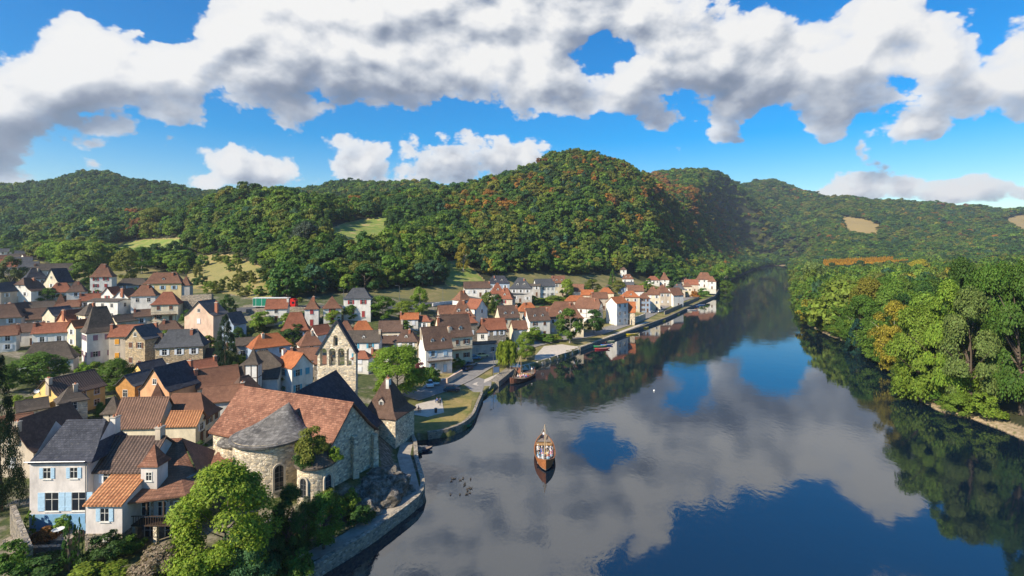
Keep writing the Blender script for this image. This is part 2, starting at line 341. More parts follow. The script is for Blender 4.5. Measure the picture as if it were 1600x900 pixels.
# ------------------------------------------------------------------ terrain: heights by bearing column (px of the photograph = bearing) and depth
def PXZ0(px, py, z=0.0):
    Y = (CAMZ-z)*F/(py-HOR); return ((px-800)/F*Y, Y)
COLS = [
 (-500, [(30, 4), (80, 5.5), (130, 8), (180, 11), (230, 17), (300, 24), (400, 30), (600, 70), (850, 130), (1200, 110), (2600, 100)]),
 (0,    [(30, 4), (60, 5), (80, 5.2), (130, 7), (180, 11), (230, 16.5), (300, 25), (350, 31), (450, 40), (600, 62), (900, 140), (1100, 120), (2600, 90)]),
 (150,  [(30, 4), (60, 4.6), (80, 4.8), (130, 6.2), (180, 10.5), (230, 18), (300, 26), (350, 33), (450, 44), (600, 72), (900, 163), (1100, 140), (2600, 90)]),
 (250,  [(30, 4), (60, 4.6), (80, 5), (130, 6.3), (180, 10.5), (230, 19), (300, 27), (350, 34), (450, 50), (600, 72), (920, 150), (1100, 140), (2600, 90)]),
 (300,  [(30, 4), (60, 4.8), (80, 5), (130, 6.2), (160, 9), (190, 15), (230, 20), (300, 28), (370, 44), (440, 70), (520, 74), (620, 80), (950, 142), (1100, 120), (2600, 90)]),
 (380,  [(30, 4), (60, 4.6), (80, 4.8), (110, 5), (130, 5.5), (160, 8), (190, 16), (230, 21), (300, 34), (370, 56), (450, 82), (520, 78), (640, 84), (960, 138), (2600, 90)]),
 (450,  [(30, 4.5), (60, 4.6), (88, 4.6), (110, 4.8), (130, 5), (160, 8), (182, 17), (200, 18.5), (230, 22), (300, 42), (360, 64), (450, 78), (520, 76), (640, 82), (960, 142), (2600, 90)]),
 (570,  [(30, 4.5), (60, 4.6), (85, 4.4), (110, 4), (130, 4), (165, 6), (185, 16), (200, 17), (230, 20), (300, 35), (370, 52), (420, 62), (480, 80), (560, 84), (640, 84), (900, 156), (1100, 130), (2600, 90)]),
 (700,  [(60, 2), (100, 2), (130, 2.4), (165, 3), (200, 8), (220, 14), (240, 16), (300, 25), (350, 40), (430, 66), (560, 100), (700, 95), (900, 135), (2600, 90)]),
 (790,  [(100, 1.6), (165, 1.8), (200, 3), (240, 8), (280, 15), (330, 20), (380, 38), (450, 64), (600, 116), (700, 108), (2600, 100)]),
 (835,  [(100, 1.6), (165, 1.8), (200, 2.6), (240, 6), (280, 12), (330, 18), (380, 34), (450, 64), (620, 140), (720, 120), (2600, 100)]),
 (885,  [(100, 1.5), (190, 2), (240, 4), (300, 9), (350, 14), (390, 26), (500, 84), (650, 163), (800, 140), (2600, 120)]),
 (940,  [(100, 1.5), (190, 2), (240, 3), (300, 6), (350, 10), (400, 20), (500, 74), (660, 158), (800, 135), (2600, 130)]),
 (1000, [(150, 1.5), (230, 2), (300, 3), (360, 6), (420, 10), (470, 30), (560, 84), (690, 142), (850, 140), (1300, 222), (2600, 200)]),
 (1040, [(200, 1.5), (270, 2), (350, 3.5), (400, 6), (445, 10), (500, 32), (580, 72), (690, 108), (850, 128), (1270, 234), (2600, 200)]),
 (1080, [(200, 1.5), (300, 2), (400, 4), (450, 8), (510, 28), (600, 52), (700, 72), (850, 104), (1250, 232), (2600, 200)]),
 (1150, [(200, 1.5), (600, 2), (640, 6), (700, 30), (850, 62), (1000, 108), (1400, 264), (2600, 220)]),
 (1205, [(200, 1.5), (1300, 3), (1420, 30), (1600, 120), (1850, 306), (2600, 260)]),
 (1300, [(100, 1.5), (220, 2), (500, 3), (900, 6), (1000, 22), (1200, 70), (1620, 208), (2600, 190)]),
 (1400, [(100, 1.5), (160, 2), (500, 4), (800, 12), (1000, 34), (1250, 85), (1600, 176), (2600, 170)]),
 (1600, [(60, 1.5), (110, 2), (200, 3), (350, 9), (550, 18), (750, 14), (1000, 34), (1600, 158), (2600, 160)]),
 (2200, [(60, 1.5), (110, 2), (200, 3), (350, 9), (550, 18), (750, 14), (1000, 34), (1600, 148), (2600, 150)])]
CPX = np.array([c[0] for c in COLS], float)
YS = np.exp(np.linspace(math.log(25), math.log(2700), 700))
CT = np.array([np.interp(YS, [p[0] for p in c[1]], [p[1] for p in c[1]]) for c in COLS])
_g = np.concatenate([np.arange(-500, 0, 100), np.arange(0, 1640, 25), np.arange(1650, 2300, 100)]).astype(float)
_i = np.interp(_g, CPX, np.arange(len(CPX))); CT = np.array([CT[int(q)]*(1-(q-int(q)))+CT[min(int(q)+1, len(CT)-1)]*(q-int(q)) for q in _i]); CPX = _g
for _ in range(3): CT[1:-1] = (CT[:-2]+2*CT[1:-1]+CT[2:])/4
for _ in range(6): CT[:, 1:-1] = (CT[:, :-2]+2*CT[:, 1:-1]+CT[:, 2:])/4
LB = [PXZ0(*p) for p in ((300, 1100), (420, 960), (480, 905), (560, 862), (620, 815), (652, 793), (663, 783), (655, 752), (646, 722), (650, 702), (640, 689), (668, 686), (700, 682),
      (724, 672), (738, 658), (744, 640), (752, 622), (772, 607), (776, 604), (800, 588), (796, 584), (790, 590), (786, 587), (830, 576), (870, 562), (905, 549), (940, 536), (985, 520), (1040, 500), (1080, 481), (1116, 465),
      (1122, 455), (1128, 447), (1142, 438), (1160, 430), (1180, 421), (1205, 415))]
del LB[18:23]
LB.insert(18, PXZ0(776, 604)); LB.insert(19, PXZ0(800, 584))
RB = [PXZ0(*p) for p in ((1232, 415), (1236, 424), (1240, 436), (1246, 462), (1250, 488), (1262, 508), (1290, 522), (1330, 538), (1365, 560), (1395, 585), (1430, 622), (1470, 644), (1520, 655), (1560, 670), (1600, 688), (1700, 745), (1900, 860), (2500, 1300))]
RIV = np.array(LB+RB)
SEG_A = RIV; SEG_B = np.roll(RIV, -1, 0); SEG_A = SEG_A[:-1]; SEG_B = SEG_B[:-1]
NL = len(LB)
def river_d(x, y):
    x = np.asarray(x, float); y = np.asarray(y, float); d = np.full(x.shape, 1e9); ins = np.zeros(x.shape, bool); side = np.zeros(x.shape, int)
    for i, (a, b) in enumerate(zip(SEG_A, SEG_B)):
        ab = b-a; L = (ab**2).sum()+1e-9
        t = np.clip(((x-a[0])*ab[0]+(y-a[1])*ab[1])/L, 0, 1)
        q = np.hypot(x-a[0]-t*ab[0], y-a[1]-t*ab[1]); u = q < d; d = np.where(u, q, d); side = np.where(u, 0 if i < NL-1 else 1, side)
    A, B = RIV, np.roll(RIV, -1, 0)
    for a, b in zip(A, B):
        c = ((a[1] > y) != (b[1] > y)); xx = (b[0]-a[0])*(y-a[1])/(b[1]-a[1]+1e-12)+a[0]; ins ^= c & (x < xx)
    return np.where(ins, -d, d), side
_rs = np.random.RandomState(3); _PH = _rs.rand(12, 3)
def wob(x, y):
    z = 0
    for i in range(6):
        f = .011*1.7**i; a = 3.2/1.7**i; p = _PH[i]*6.28; z = z+a*np.sin(x*f+p[0]+1.3*np.sin(y*f*.8+p[1]))*np.cos(y*f*1.1+p[2])
    return z
def terr(x, y):
    x = np.asarray(x, float); y = np.asarray(y, float); yy = np.clip(y, 26, 2650); px = 800+F*x/yy
    fi = np.clip(np.interp(px, CPX, np.arange(len(CPX))), 0, len(CPX)-1.001); i = fi.astype(int); u = fi-i
    g = np.interp(yy, YS, np.arange(len(YS))); j = np.clip(g.astype(int), 0, len(YS)-2); v = g-j
    z = (CT[i, j]*(1-v)+CT[i, j+1]*v)*(1-u)+(CT[i+1, j]*(1-v)+CT[i+1, j+1]*v)*u
    z = z+wob(x, y)*np.clip((yy-250)/500, 0, 1.6)*np.clip((z-6)/40, 0, 1)
    d, side = river_d(x, y)
    near = np.clip((yy-92)/14, 0, 1)
    k = .95*(1-near)+.12*near; w0 = 3.6*(1-near)+4*near; k = np.where(yy > 400, .3, k)
    lim = 1.35+np.maximum(0, d-w0)*k
    limR = .25+np.maximum(0, d)*.22
    lim = np.where(side == 1, limR, lim)
    lim = np.where((side == 0) & (yy > 430), .3+np.maximum(0, d)*.25, lim)
    lim = lim+.02*np.maximum(0, d-22)**2
    zl = np.minimum(z, lim)
    zr = np.where(side == 1, .25, 1.35)+d*4.0
    zr = np.where((yy > 430), .3+d, zr)
    return np.where(d > 0, zl, np.maximum(-2.5, zr))
def gp(px, py, up=0.0):
    Y = np.exp(np.linspace(math.log(40), math.log(2400), 2400)); t = (px-800)/F
    z = terr(t*Y, Y)+up; r = CAMZ-(py-HOR)/F*Y; h = np.nonzero(z >= r)[0]
    if not len(h): i = len(Y)-1
    else: i = h[0]
    if i == 0: return Vector((t*Y[0], Y[0], float(z[0])))
    a = r[i-1]-z[i-1]; b = z[i]-r[i]; u = a/(a+b+1e-9); Yq = Y[i-1]+(Y[i]-Y[i-1])*u
    return Vector((t*Yq, Yq, float(z[i-1]+(z[i]-z[i-1])*u-up)))
def tz(x, y): return float(terr(np.array([x]), np.array([y]))[0])
def inpoly(px, py, poly):
    ins = np.zeros(np.shape(px), bool)
    for (x0, y0), (x1, y1) in zip(poly, poly[1:]+poly[:1]):
        c = ((y0 > py) != (y1 > py)); ins ^= c & (px < (x1-x0)*(py-y0)/(y1-y0+1e-12)+x0)
    return ins
TOWN = [(-900, 1300), (-900, 392), (-100, 392), (40, 400), (110, 425), (215, 415), (300, 436), (400, 452), (430, 470), (560, 456), (690, 446), (760, 440), (800, 426), (890, 430), (950, 430), (1040, 418), (1116, 420), (1124, 458), (900, 560), (700, 700), (600, 1300)]
FIELDS = [[(168, 389), (185, 380), (230, 374), (285, 372), (285, 410), (235, 414), (180, 414)], [(505, 362), (540, 348), (606, 336), (612, 352), (606, 408), (545, 408), (520, 385)],
          [(690, 412), (715, 405), (745, 425), (762, 445), (700, 448), (688, 430)], [(1312, 338), (1350, 342), (1374, 350), (1376, 378), (1345, 374), (1320, 362)], [(1560, 345), (1600, 335), (1680, 335), (1680, 378), (1600, 370)],
          [(1486, 420), (1532, 412), (1534, 444), (1486, 446)], [(285, 400), (360, 398), (418, 420), (425, 470), (300, 450)], [(30, 350), (55, 352), (50, 366), (28, 364)]]
def build_terrain():
    nt, ny = 620, 560
    # finer bearings over the picture, coarser outside it
    t = np.concatenate([np.linspace(-3.2, -1.12, 40)[:-1], np.linspace(-1.12, 1.12, nt), np.linspace(1.12, 3.2, 40)[1:]])
    ys = np.exp(np.linspace(math.log(34), math.log(2650), ny))
    T, Y = np.meshgrid(t, ys); X = T*Y; Z = terr(X, Y)
    px = 800+F*T; py = HOR+(CAMZ-Z)*F/Y
    fld = np.zeros(X.shape)
    for i, f in enumerate(FIELDS): fld[inpoly(px, py, f) & (Y > 150)] = 1 if i in (0, 2, 1) else (.5 if i != 6 else .75)
    town = inpoly(px, py, TOWN) & (Y < 420)
    d, side = river_d(X, Y)
    quay = ((Y > 100) & (Y < 480) & (d < 17) & (d > 0) & (side == 0))
    soil = np.where(town, 1.0, 0.0); soil[quay] = 0; meadow = town & (Y > 225) & ~quay; soil[meadow] = .25
    lc = np.zeros(X.shape); lc[fld > 0] = fld[fld > 0]
    n = X.shape[1]; V = np.stack([X, Y, Z], -1).reshape(-1, 3)
    I = np.arange(X.size).reshape(X.shape); Q = np.stack([I[:-1, :-1], I[:-1, 1:], I[1:, 1:], I[1:, :-1]], -1).reshape(-1, 4)
    m, k, b = newmat('ground'); v = k.node('ShaderNodeNewGeometry').outputs['Position']
    def A(nm): return k.node('ShaderNodeAttribute', attribute_name=nm).outputs['Fac']
    n1 = k.noise(v, .12, 6, .65); n2 = k.noise(v, 1.3, 5, .7); n3 = k.noise(v, .03, 4, .6)
    gr = k.ramp(n1, [(.3, (.075, .095, .022)), (.46, (.20, .18, .055)), (.62, (.34, .26, .12))])
    gr = k.mix(k.mr(n2, .35, .7, 0, .5), gr, (.06, .07, .02))
    wood = k.ramp(n2, [(.3, (.018, .025, .008)), (.7, (.05, .05, .022))])
    wood = k.mix(A('bank'), wood, k.ramp(n2, [(.35, (.10, .12, .035)), (.5, (.30, .22, .13)), (.65, (.42, .33, .21))]))
    pav = k.ramp(n2, [(.3, (.10, .10, .05)), (.5, (.20, .17, .12)), (.72, (.33, .29, .23))])
    pav = k.mix(k.mr(n1, .42, .5), pav, k.mix(k.mr(n2, .4, .6), (.04, .06, .016), (.10, .11, .035)))
    field = k.mix(k.mr(A('cover'), .6, 1.0), k.ramp(n2, [(.3, (.10, .12, .03)), (.5, (.30, .22, .09)), (.7, (.36, .25, .11))]), k.ramp(n1, [(.3, (.10, .18, .03)), (.52, (.20, .24, .05)), (.68, (.42, .30, .14))]))
    col = k.mix(A('grass'), wood, gr); col = k.mix(A('soil'), col, pav); col = k.mix(k.m('GREATER_THAN', A('cover'), .2), col, field)
    nz = k.node('ShaderNodeSeparateXYZ'); k.set(nz.inputs[0], k.node('ShaderNodeNewGeometry').outputs['Normal'])
    yy = k.node('ShaderNodeSeparateXYZ'); k.set(yy.inputs[0], v)
    steep = k.m('MULTIPLY', k.mr(nz.outputs[2], .86, .74), k.mr(yy.outputs[1], 105, 95, 0, 1))
    col = k.mix(steep, col, k.ramp(n2, [(.3, (.03, .032, .02)), (.5, (.12, .10, .075)), (.7, (.30, .27, .23))]))
    k.set(b.inputs['Base Color'], col); bm = k.node('ShaderNodeBump'); bm.inputs['Distance'].default_value = .15; k.set(bm.inputs['Height'], n2); k.set(b.inputs['Normal'], bm.outputs[0])
    me = npmesh(V, Q, [m], {'cover': lc.ravel(), 'soil': soil.ravel(), 'grass': (quay | meadow).ravel().astype(float), 'bank': ((side == 1) & (d < 3.5)).ravel().astype(float)}, smooth=True)
    o = link('ground', me); o['kind'] = 'structure'
    return X, Y, Z
TX, TY, TZ = build_terrain()
# water
def build_water():
    m, k, b = newmat('river water'); v = k.node('ShaderNodeNewGeometry').outputs['Position']
    b.inputs['Base Color'].default_value = (.003, .010, .020, 1); b.inputs['Roughness'].default_value = .035; b.inputs['IOR'].default_value = 2.15; b.inputs['Specular IOR Level'].default_value = .5
    n = k.noise(k.vm('MULTIPLY', v, (1, .55, 1)), 1.1, 3, .55); n2 = k.noise(v, .045, 3, .6); n3 = k.noise(v, .16, 3, .5)
    h = k.m('ADD', k.m('MULTIPLY', n, k.mr(n2, .42, .62, .15, 1.0)), k.m('MULTIPLY', n3, .8))
    bm = k.node('ShaderNodeBump'); bm.inputs['Distance'].default_value = .016; bm.inputs['Strength'].default_value = 1; k.set(bm.inputs['Height'], h); k.set(b.inputs['Normal'], bm.outputs[0])
    mb = MB(); mb.poly([(-2500, -600, 0), (2500, -600, 0), (2500, 2600, 0), (-2500, 2600, 0)]); o = mb.build('water', m); o['kind'] = 'structure'
build_water()

def haze():
    m = bpy.data.materials.new('haze'); m.use_nodes = True; m.node_tree.nodes.clear(); k = NT(m.node_tree)
    v = k.node('ShaderNodeVolumePrincipled'); v.inputs['Density'].default_value = .00011; v.inputs['Color'].default_value = (.72, .84, 1.0, 1); v.inputs['Anisotropy'].default_value = .2
    k.set(k.node('ShaderNodeOutputMaterial').inputs['Volume'], v.outputs[0])
    mb = MB(); mb.box(-9000, 9000, -700, 2800, -5, 420); o = mb.build('haze', m); tag(o, 'thin bluish air in front of the distant hills', None, None, 'stuff')
haze()
# ------------------------------------------------------------------ foliage
def crown_mesh(name, seed, ncl, nlf, leaf, shape='round', fill=.55, mat=None, crad=(.13, .22)):
    """unit crown: x,y in about -.5..+.5, z 0..1, made of leaf-sized faces gathered in clumps"""
    r = np.random.RandomState(seed); C = []; CR = []
    lob = r.rand(7, 2)*6.28
    for i in range(ncl):
        d = r.normal(size=3); d /= np.linalg.norm(d)
        if d[2] < -.55: d[2] *= -.6
        q = fill+(1-fill)*r.rand()**.5
        bump = 1+.16*math.sin(3*math.atan2(d[1], d[0])+lob[0, 0])+.13*math.sin(5*math.atan2(d[1], d[0])+lob[1, 0]+3*d[2])
        if shape == 'round': p = np.array([d[0]*.40*bump, d[1]*.40*bump, .52+d[2]*.42])*1; p[:2] *= q; p[2] = .5+(p[2]-.5)*q; cr = crad[0]+(crad[1]-crad[0])*r.rand()
        elif shape == 'full':
            z = r.rand()**.8; a = math.atan2(d[1], d[0]); rr = .42*bump*q*math.sin(math.pi*min(1, .20+.80*z)**1.05)**.55; p = np.array([rr*math.cos(a), rr*math.sin(a), .05+z*.88]); cr = .10+.08*r.rand()
        elif shape == 'oval': p = np.array([d[0]*.38*bump*q, d[1]*.38*bump*q, .5+d[2]*.45*q]); cr = (.10+.07*r.rand())
        elif shape == 'cone':
            z = r.rand()**1.3; a = r.rand()*6.28; rr = (.46*(1-z)**.8+.03)*(q if z < .9 else 1); p = np.array([rr*math.cos(a), rr*math.sin(a), .04+z*.93]); cr = .05+.06*(1-z)
        elif shape == 'column':
            z = r.rand(); a = r.rand()*6.28; rr = .40*q*(math.sin(math.pi*min(1, .12+z*.9))**.6); p = np.array([rr*math.cos(a), rr*math.sin(a), .03+z*.93]); cr = .05+.05*r.rand()
        elif shape == 'willow':
            a = r.rand()*6.28; rr = .12+.3*r.rand(); p = np.array([rr*math.cos(a), rr*math.sin(a), .86-rr*.7*r.rand()]); cr = .09
        elif shape == 'bush': p = np.array([d[0]*.42*bump*q, d[1]*.42*bump*q, .18+abs(d[2])*.66*q]); cr = .12+.08*r.rand()
        C.append(p); CR.append(cr)
    C = np.array(C); CR = np.array(CR)
    k = r.randint(0, ncl, nlf); d = r.normal(size=(nlf, 3)); d /= np.linalg.norm(d, axis=1)[:, None]; d[:, 2] = np.where(d[:, 2] < -.3, -d[:, 2], d[:, 2])
    rad = CR[k]*(.55+.5*r.rand(nlf)); P = C[k]+d*rad[:, None]*np.array([1, 1, .8])
    if shape == 'willow': P[:, 2] -= r.rand(nlf)**1.5*.62*(1-.2*r.rand(nlf)); P[:, 2] = np.maximum(P[:, 2], .02)
    out = P-np.array([0, 0, .45]); out /= np.linalg.norm(out, axis=1)[:, None]+1e-6
    N = d*.55+out*.5+r.normal(size=(nlf, 3))*.42+np.array([0, 0, .18]); N /= np.linalg.norm(N, axis=1)[:, None]
    T = np.cross(N, r.normal(size=(nlf, 3))); T /= np.linalg.norm(T, axis=1)[:, None]+1e-6
    if shape == 'willow': T = np.tile([0, 0, 1.0], (nlf, 1)); N[:, 2] = .1; N /= np.linalg.norm(N, axis=1)[:, None]
    B = np.cross(N, T); s = leaf*(.6+.8*r.rand(nlf))[:, None]
    e1 = 1.5 if shape == 'willow' else .62
    bend = N*s*.22
    V = np.stack([P-T*s*e1, P+B*s*.42-bend, P+T*s*e1, P-B*s*.42-bend], 1).reshape(-1, 3)
    Q = np.arange(nlf*4).reshape(-1, 4)
    me = npmesh(V, Q, [mat or M_leaf]); me.name = name; return me
def trunk_mesh(name, seed, h=.5, r0=.03, limbs=5, mat=None, top=.8):
    r = random.Random(seed); mb = MB(); lean = [(0, 0, -.04)]
    x = y = 0
    for i in range(1, 6):
        x += r.uniform(-.012, .012); y += r.uniform(-.012, .012); lean.append((x, y, top*i/5))
    mb.tube(lean, [r0*1.35]+[r0*(1-.16*i) for i in range(1, 6)], 7)
    for i in range(limbs):
        z = h*r.uniform(.5, 1.1); a = r.uniform(0, 6.28); L = r.uniform(.2, .34); p0 = (x*z, y*z, z)
        mb.tube([p0, (math.cos(a)*L*.5, math.sin(a)*L*.5, z+L*.45), (math.cos(a)*L, math.sin(a)*L, z+L*.9)], [r0*.5, r0*.32, r0*.12], 5)
    me = mb.mesh(mat or M_trunk); me.name = name; return me
CROWN = {
 'near': [crown_mesh('crown', 11+i, 60, 12000, .03, 'full', .4) for i in range(3)],
 'bank': [crown_mesh('crown', 31+i, 46, 6500, .040, 'full', .45) for i in range(4)],
 'full': [crown_mesh('crown', 131+i, 60, 13000, .028, 'full', .5) for i in range(4)], 'nfull': [crown_mesh('crown', 141+i, 48, 26000, .021, 'full', .6) for i in range(2)],
 'tall': [crown_mesh('crown', 51+i, 44, 6500, .034, 'oval', .4) for i in range(3)],
 'mid': [crown_mesh('crown', 71+i, 34, 2600, .062, 'full', .5) for i in range(5)],
 'cone': [crown_mesh('crown', 91, 130, 11000, .024, 'cone', .8)], 'spruce': [crown_mesh('crown', 93, 260, 34000, .0125, 'cone', .75)], 'column': [crown_mesh('crown', 95, 60, 6000, .03, 'column', .8)],
 'willow': [crown_mesh('crown', 97, 40, 5200, .04, 'willow')], 'bush': [crown_mesh('crown', 101+i, 30, 3600, .05, 'bush', .5) for i in range(3)],
}
TR = {'near': trunk_mesh('trunk', 3, r0=.022, limbs=7), 'full': trunk_mesh('trunk', 14, r0=.012, limbs=9, mat=M_palebark, top=.85), 'nfull': trunk_mesh('trunk', 15, r0=.013, limbs=9, top=.8), 'bank': trunk_mesh('trunk', 4, r0=.020, limbs=8, mat=M_palebark, top=.85), 'tall': trunk_mesh('trunk', 5, r0=.02, limbs=6, mat=M_palebark, top=.85),
      'mid': trunk_mesh('trunk', 6, r0=.026, limbs=5), 'spruce': trunk_mesh('trunk', 17, r0=.02, limbs=0), 'cone': trunk_mesh('trunk', 7, r0=.03, limbs=0), 'column': trunk_mesh('trunk', 8, r0=.03, limbs=0), 'willow': trunk_mesh('trunk', 9, r0=.02, limbs=8), 'bush': trunk_mesh('trunk', 10, h=.3, r0=.018, limbs=7, top=.4)}
LIFT = {'spruce': .0, 'full': 0, 'nfull': 0, 'near': .08, 'bank': .06, 'tall': .04, 'mid': .0, 'cone': .02, 'column': .02, 'willow': .05, 'bush': -.02}
TINT = {'dark': (.050, .112, .024), 'mid': (.095, .178, .024), 'light': (.165, .250, .032), 'yellow': (.26, .235, .03), 'lime': (.19, .28, .03), 'blue': (.050, .115, .055),
        'olive': (.155, .180, .032), 'orange': (.34, .165, .03), 'rust': (.22, .115, .035), 'plum': (.14, .035, .045), 'grey': (.10, .13, .085), 'flower': (.32, .25, .17)}
NTREE = 0
def tree(loc, h, wd, kind='mid', tint='mid', label=None, group=None, name='tree', cat='tree', rnd=.12, trunk=True):
    global NTREE
    NTREE += 1; r = random.Random(NTREE*17)
    o = empty(name, loc, r.uniform(0, 6.28), label, cat, group)
    cm = CROWN[kind]; c = link('crown', cm[r.randrange(len(cm))], o, (0, 0, h*LIFT[kind]), r.uniform(0, 6.28), (wd, wd, h*(1-LIFT[kind])))
    t = TINT[tint] if isinstance(tint, str) else tint
    q = 1+r.uniform(-rnd, rnd); c.color = (t[0]*q*(1+r.uniform(-rnd, rnd)), t[1]*q, t[2]*q, 1)
    if trunk: link('trunk', TR[kind], o, (0, 0, 0), 0, (h, h, h))
    return o
def ptree(label, px, py, Hp, Wp, kind='mid', tint='mid', group=None, name='tree', cat='tree', trunk=True):
    p = gp(px, py); s = p.y/F
    return tree(p, Hp*s, Wp*s, kind, tint, label, group, name, cat, trunk=trunk)

# ------------------------------------------------------------------ the woods on the hills
def scatter():
    rs = np.random.RandomState(5); P = []
    y = 130.0
    while y < 2100:
        sp = 7.4 if y < 700 else 7.4+(y-700)*.006
        x = np.arange(-1.12*y, 1.14*y, sp); x = x+rs.uniform(-.42, .42, len(x))*sp
        P.append(np.stack([x, y+rs.uniform(-.42, .42, len(x))*sp], -1)); y += sp*.92
    P = np.concatenate(P); x, y = P.T; z = terr(x, y); px = 800+F*x/y; py = HOR+(CAMZ-z)*F/y
    d, side = river_d(x, y)
    ok = (d > np.where(side == 1, .8, 2.5)) & ~(inpoly(px, py, TOWN) & (y < 430))
    ok &= ~((side == 0) & (y < 480) & (d < 25)) | (y > 480)
    for i, f in enumerate(FIELDS): ok &= ~(inpoly(px, py, f) & (y > 150))
    ok &= ~((side == 1) & (y < 145) & (px > 1500) & (d < 9))
    # only slopes in sight (with some margin for a step aside)
    bx = np.clip(((px+60)/12).astype(int), 0, 149); o = np.argsort(y); mx = np.full(150, -1e9); vis = np.zeros(len(x), bool)
    el = (z+14-CAMZ)/y
    eg = (TZ-CAMZ)/TY; pxg = 800+F*TX/TY; run = np.maximum.accumulate(eg, axis=0)
    ti = np.clip(np.searchsorted(TX[0]/TY[0], x/y), 0, TX.shape[1]-1); yi = np.clip(np.searchsorted(TY[:, 0], y)-2, 0, TY.shape[0]-1)
    ok &= el > run[yi, ti]-.012
    P = np.stack([x, y, z, px, py, d, side], -1)[ok]; return P
FP = scatter()
def tints(P):
    rs = np.random.RandomState(9); n = len(P); px, py, y = P[:, 3], P[:, 4], P[:, 1]
    base = np.array([TINT['dark'], TINT['mid'], TINT['olive'], TINT['light'], TINT['blue'], TINT['yellow'], TINT['orange'], TINT['rust']])
    pr = np.tile([.30, .38, .15, .10, .06, .01, .002, .0], (n, 1))
    patch = np.sin(P[:, 0]*.021+1.2)*np.sin(P[:, 1]*.019+.4)+.6*np.sin(P[:, 0]*.057)*np.sin(P[:, 1]*.05+2)
    pr[patch > .35] = [.16, .28, .24, .22, .04, .04, .01, 0]; pr[patch < -.35] = [.62, .22, .04, .01, .11, 0, 0, 0]
    left = px < 330; pr[left] = [.44, .32, .10, .04, .10, 0, .002, 0]
    def zone(poly, p): pr[inpoly(px, py, poly)] = p
    zone([(820, 260), (1000, 240), (1110, 320), (1160, 400), (1120, 440), (1000, 400), (900, 330)], [.24, .28, .25, .10, .03, .06, .03, .02])
    zone([(905, 262), (985, 262), (1075, 300), (1150, 355), (1160, 405), (1060, 395), (960, 340)], [.16, .24, .24, .10, .01, .10, .10, .05])
    zone([(690, 330), (760, 300), (840, 285), (860, 310), (800, 340), (760, 380), (700, 350)], [.14, .20, .24, .06, .0, .18, .15, .03])
    zone([(985, 262), (1020, 272), (1080, 300), (1125, 320), (1140, 355), (1090, 330), (1010, 300)], [.10, .14, .24, .04, 0, .08, .22, .16])
    zone([(205, 372), (232, 372), (232, 340), (205, 345)], [.1, .1, .1, 0, 0, 0, .5, .2])
    zone([(1150, 260), (1600, 300), (1700, 380), (1400, 385), (1150, 400)], [.28, .27, .28, .07, .05, .03, .015, .015])
    zone([(290, 330), (560, 330), (700, 400), (640, 470), (290, 470)], [.22, .36, .16, .20, .05, .01, .003, 0]); zone([(40, 370), (330, 370), (330, 430), (40, 430)], [.16, .32, .18, .28, .04, .02, 0, 0])
    rgt = (P[:, 6] == 1) & (y < 600); pr[rgt] = [.08, .40, .10, .34, .04, .04, .0, 0]
    pr /= pr.sum(1, keepdims=True); u = rs.rand(n, 1); k = (pr.cumsum(1) < u).sum(1).clip(0, 7)
    c = base[k]*(1+rs.uniform(-.22, .22, (n, 1)))*(1+rs.uniform(-.08, .08, (n, 3))); return c, k
FC, FK = tints(FP)
_rs = np.random.RandomState(21)
_pt = 1+.16*np.sin(FP[:, 0]*.043+2)*np.sin(FP[:, 1]*.037); _lg = np.exp(_rs.normal(0, .2, len(FP)))*_pt
FH = _rs.uniform(10, 15, len(FP))*np.sqrt(_lg)*_pt; FW = _rs.uniform(8.5, 13, len(FP))*_lg
_r1 = (FP[:, 6] == 1) & (FP[:, 1] < 500); FH[_r1] = _rs.uniform(14, 22, _r1.sum()); FW[_r1] = _rs.uniform(11, 16, _r1.sum())
_r2 = (FP[:, 6] == 1) & (FP[:, 1] < 240); FH[_r2] = _rs.uniform(15, 25, _r2.sum()); FW[_r2] = _rs.uniform(12.5, 17, _r2.sum())
_r3 = (FP[:, 6] == 1) & (FP[:, 5] < 7); FH[_r3] *= .8
_gard = (FP[:, 4] > 392) & (FP[:, 6] == 0) & (FP[:, 3] < 300); FH[_gard] *= .75
_far = FP[:, 1] > 700; FW[_far] *= 1+(FP[_far, 1]-700)/900; FH[_far] *= 1+(FP[_far, 1]-700)/3500
def where_l(q):
    for lim, t in ((70, 'beyond the far left rooftops'), (150, 'behind the bamboo'), (215, 'behind the red-shuttered tower house'), (290, 'behind the yellow house'), (380, 'above the terraced gardens'), (440, 'behind the green trailer'), (500, 'behind the left white tower house'), (545, 'behind the right white tower house'),
                   (600, 'above the white slate-hipped house'), (650, 'above the upper road lamp'), (700, 'left of the grassy slope'), (760, 'right of the grassy slope'), (830, 'behind the slate mansard house'), (900, 'behind the white slate-roofed gable'), (960, 'left of the white villa'), (1020, 'right of the white villa'), (1080, 'behind the chateau tower')):
        if q < lim: return t
    return 'behind the last house of the quay'
def where_r(q, v):
    a = 'level with the far quay houses' if v < 430 else 'opposite the gravel square' if v < 480 else 'opposite the moored boat' if v < 550 else 'opposite the river boat'
    b = 'near the far tip' if q < 1290 else 'left of the dark fir' if q < 1345 else 'right of the dark fir' if q < 1400 else 'around the golden tree' if q < 1460 else 'before the beach' if q < 1530 else 'towards the right edge'
    return b+', '+a
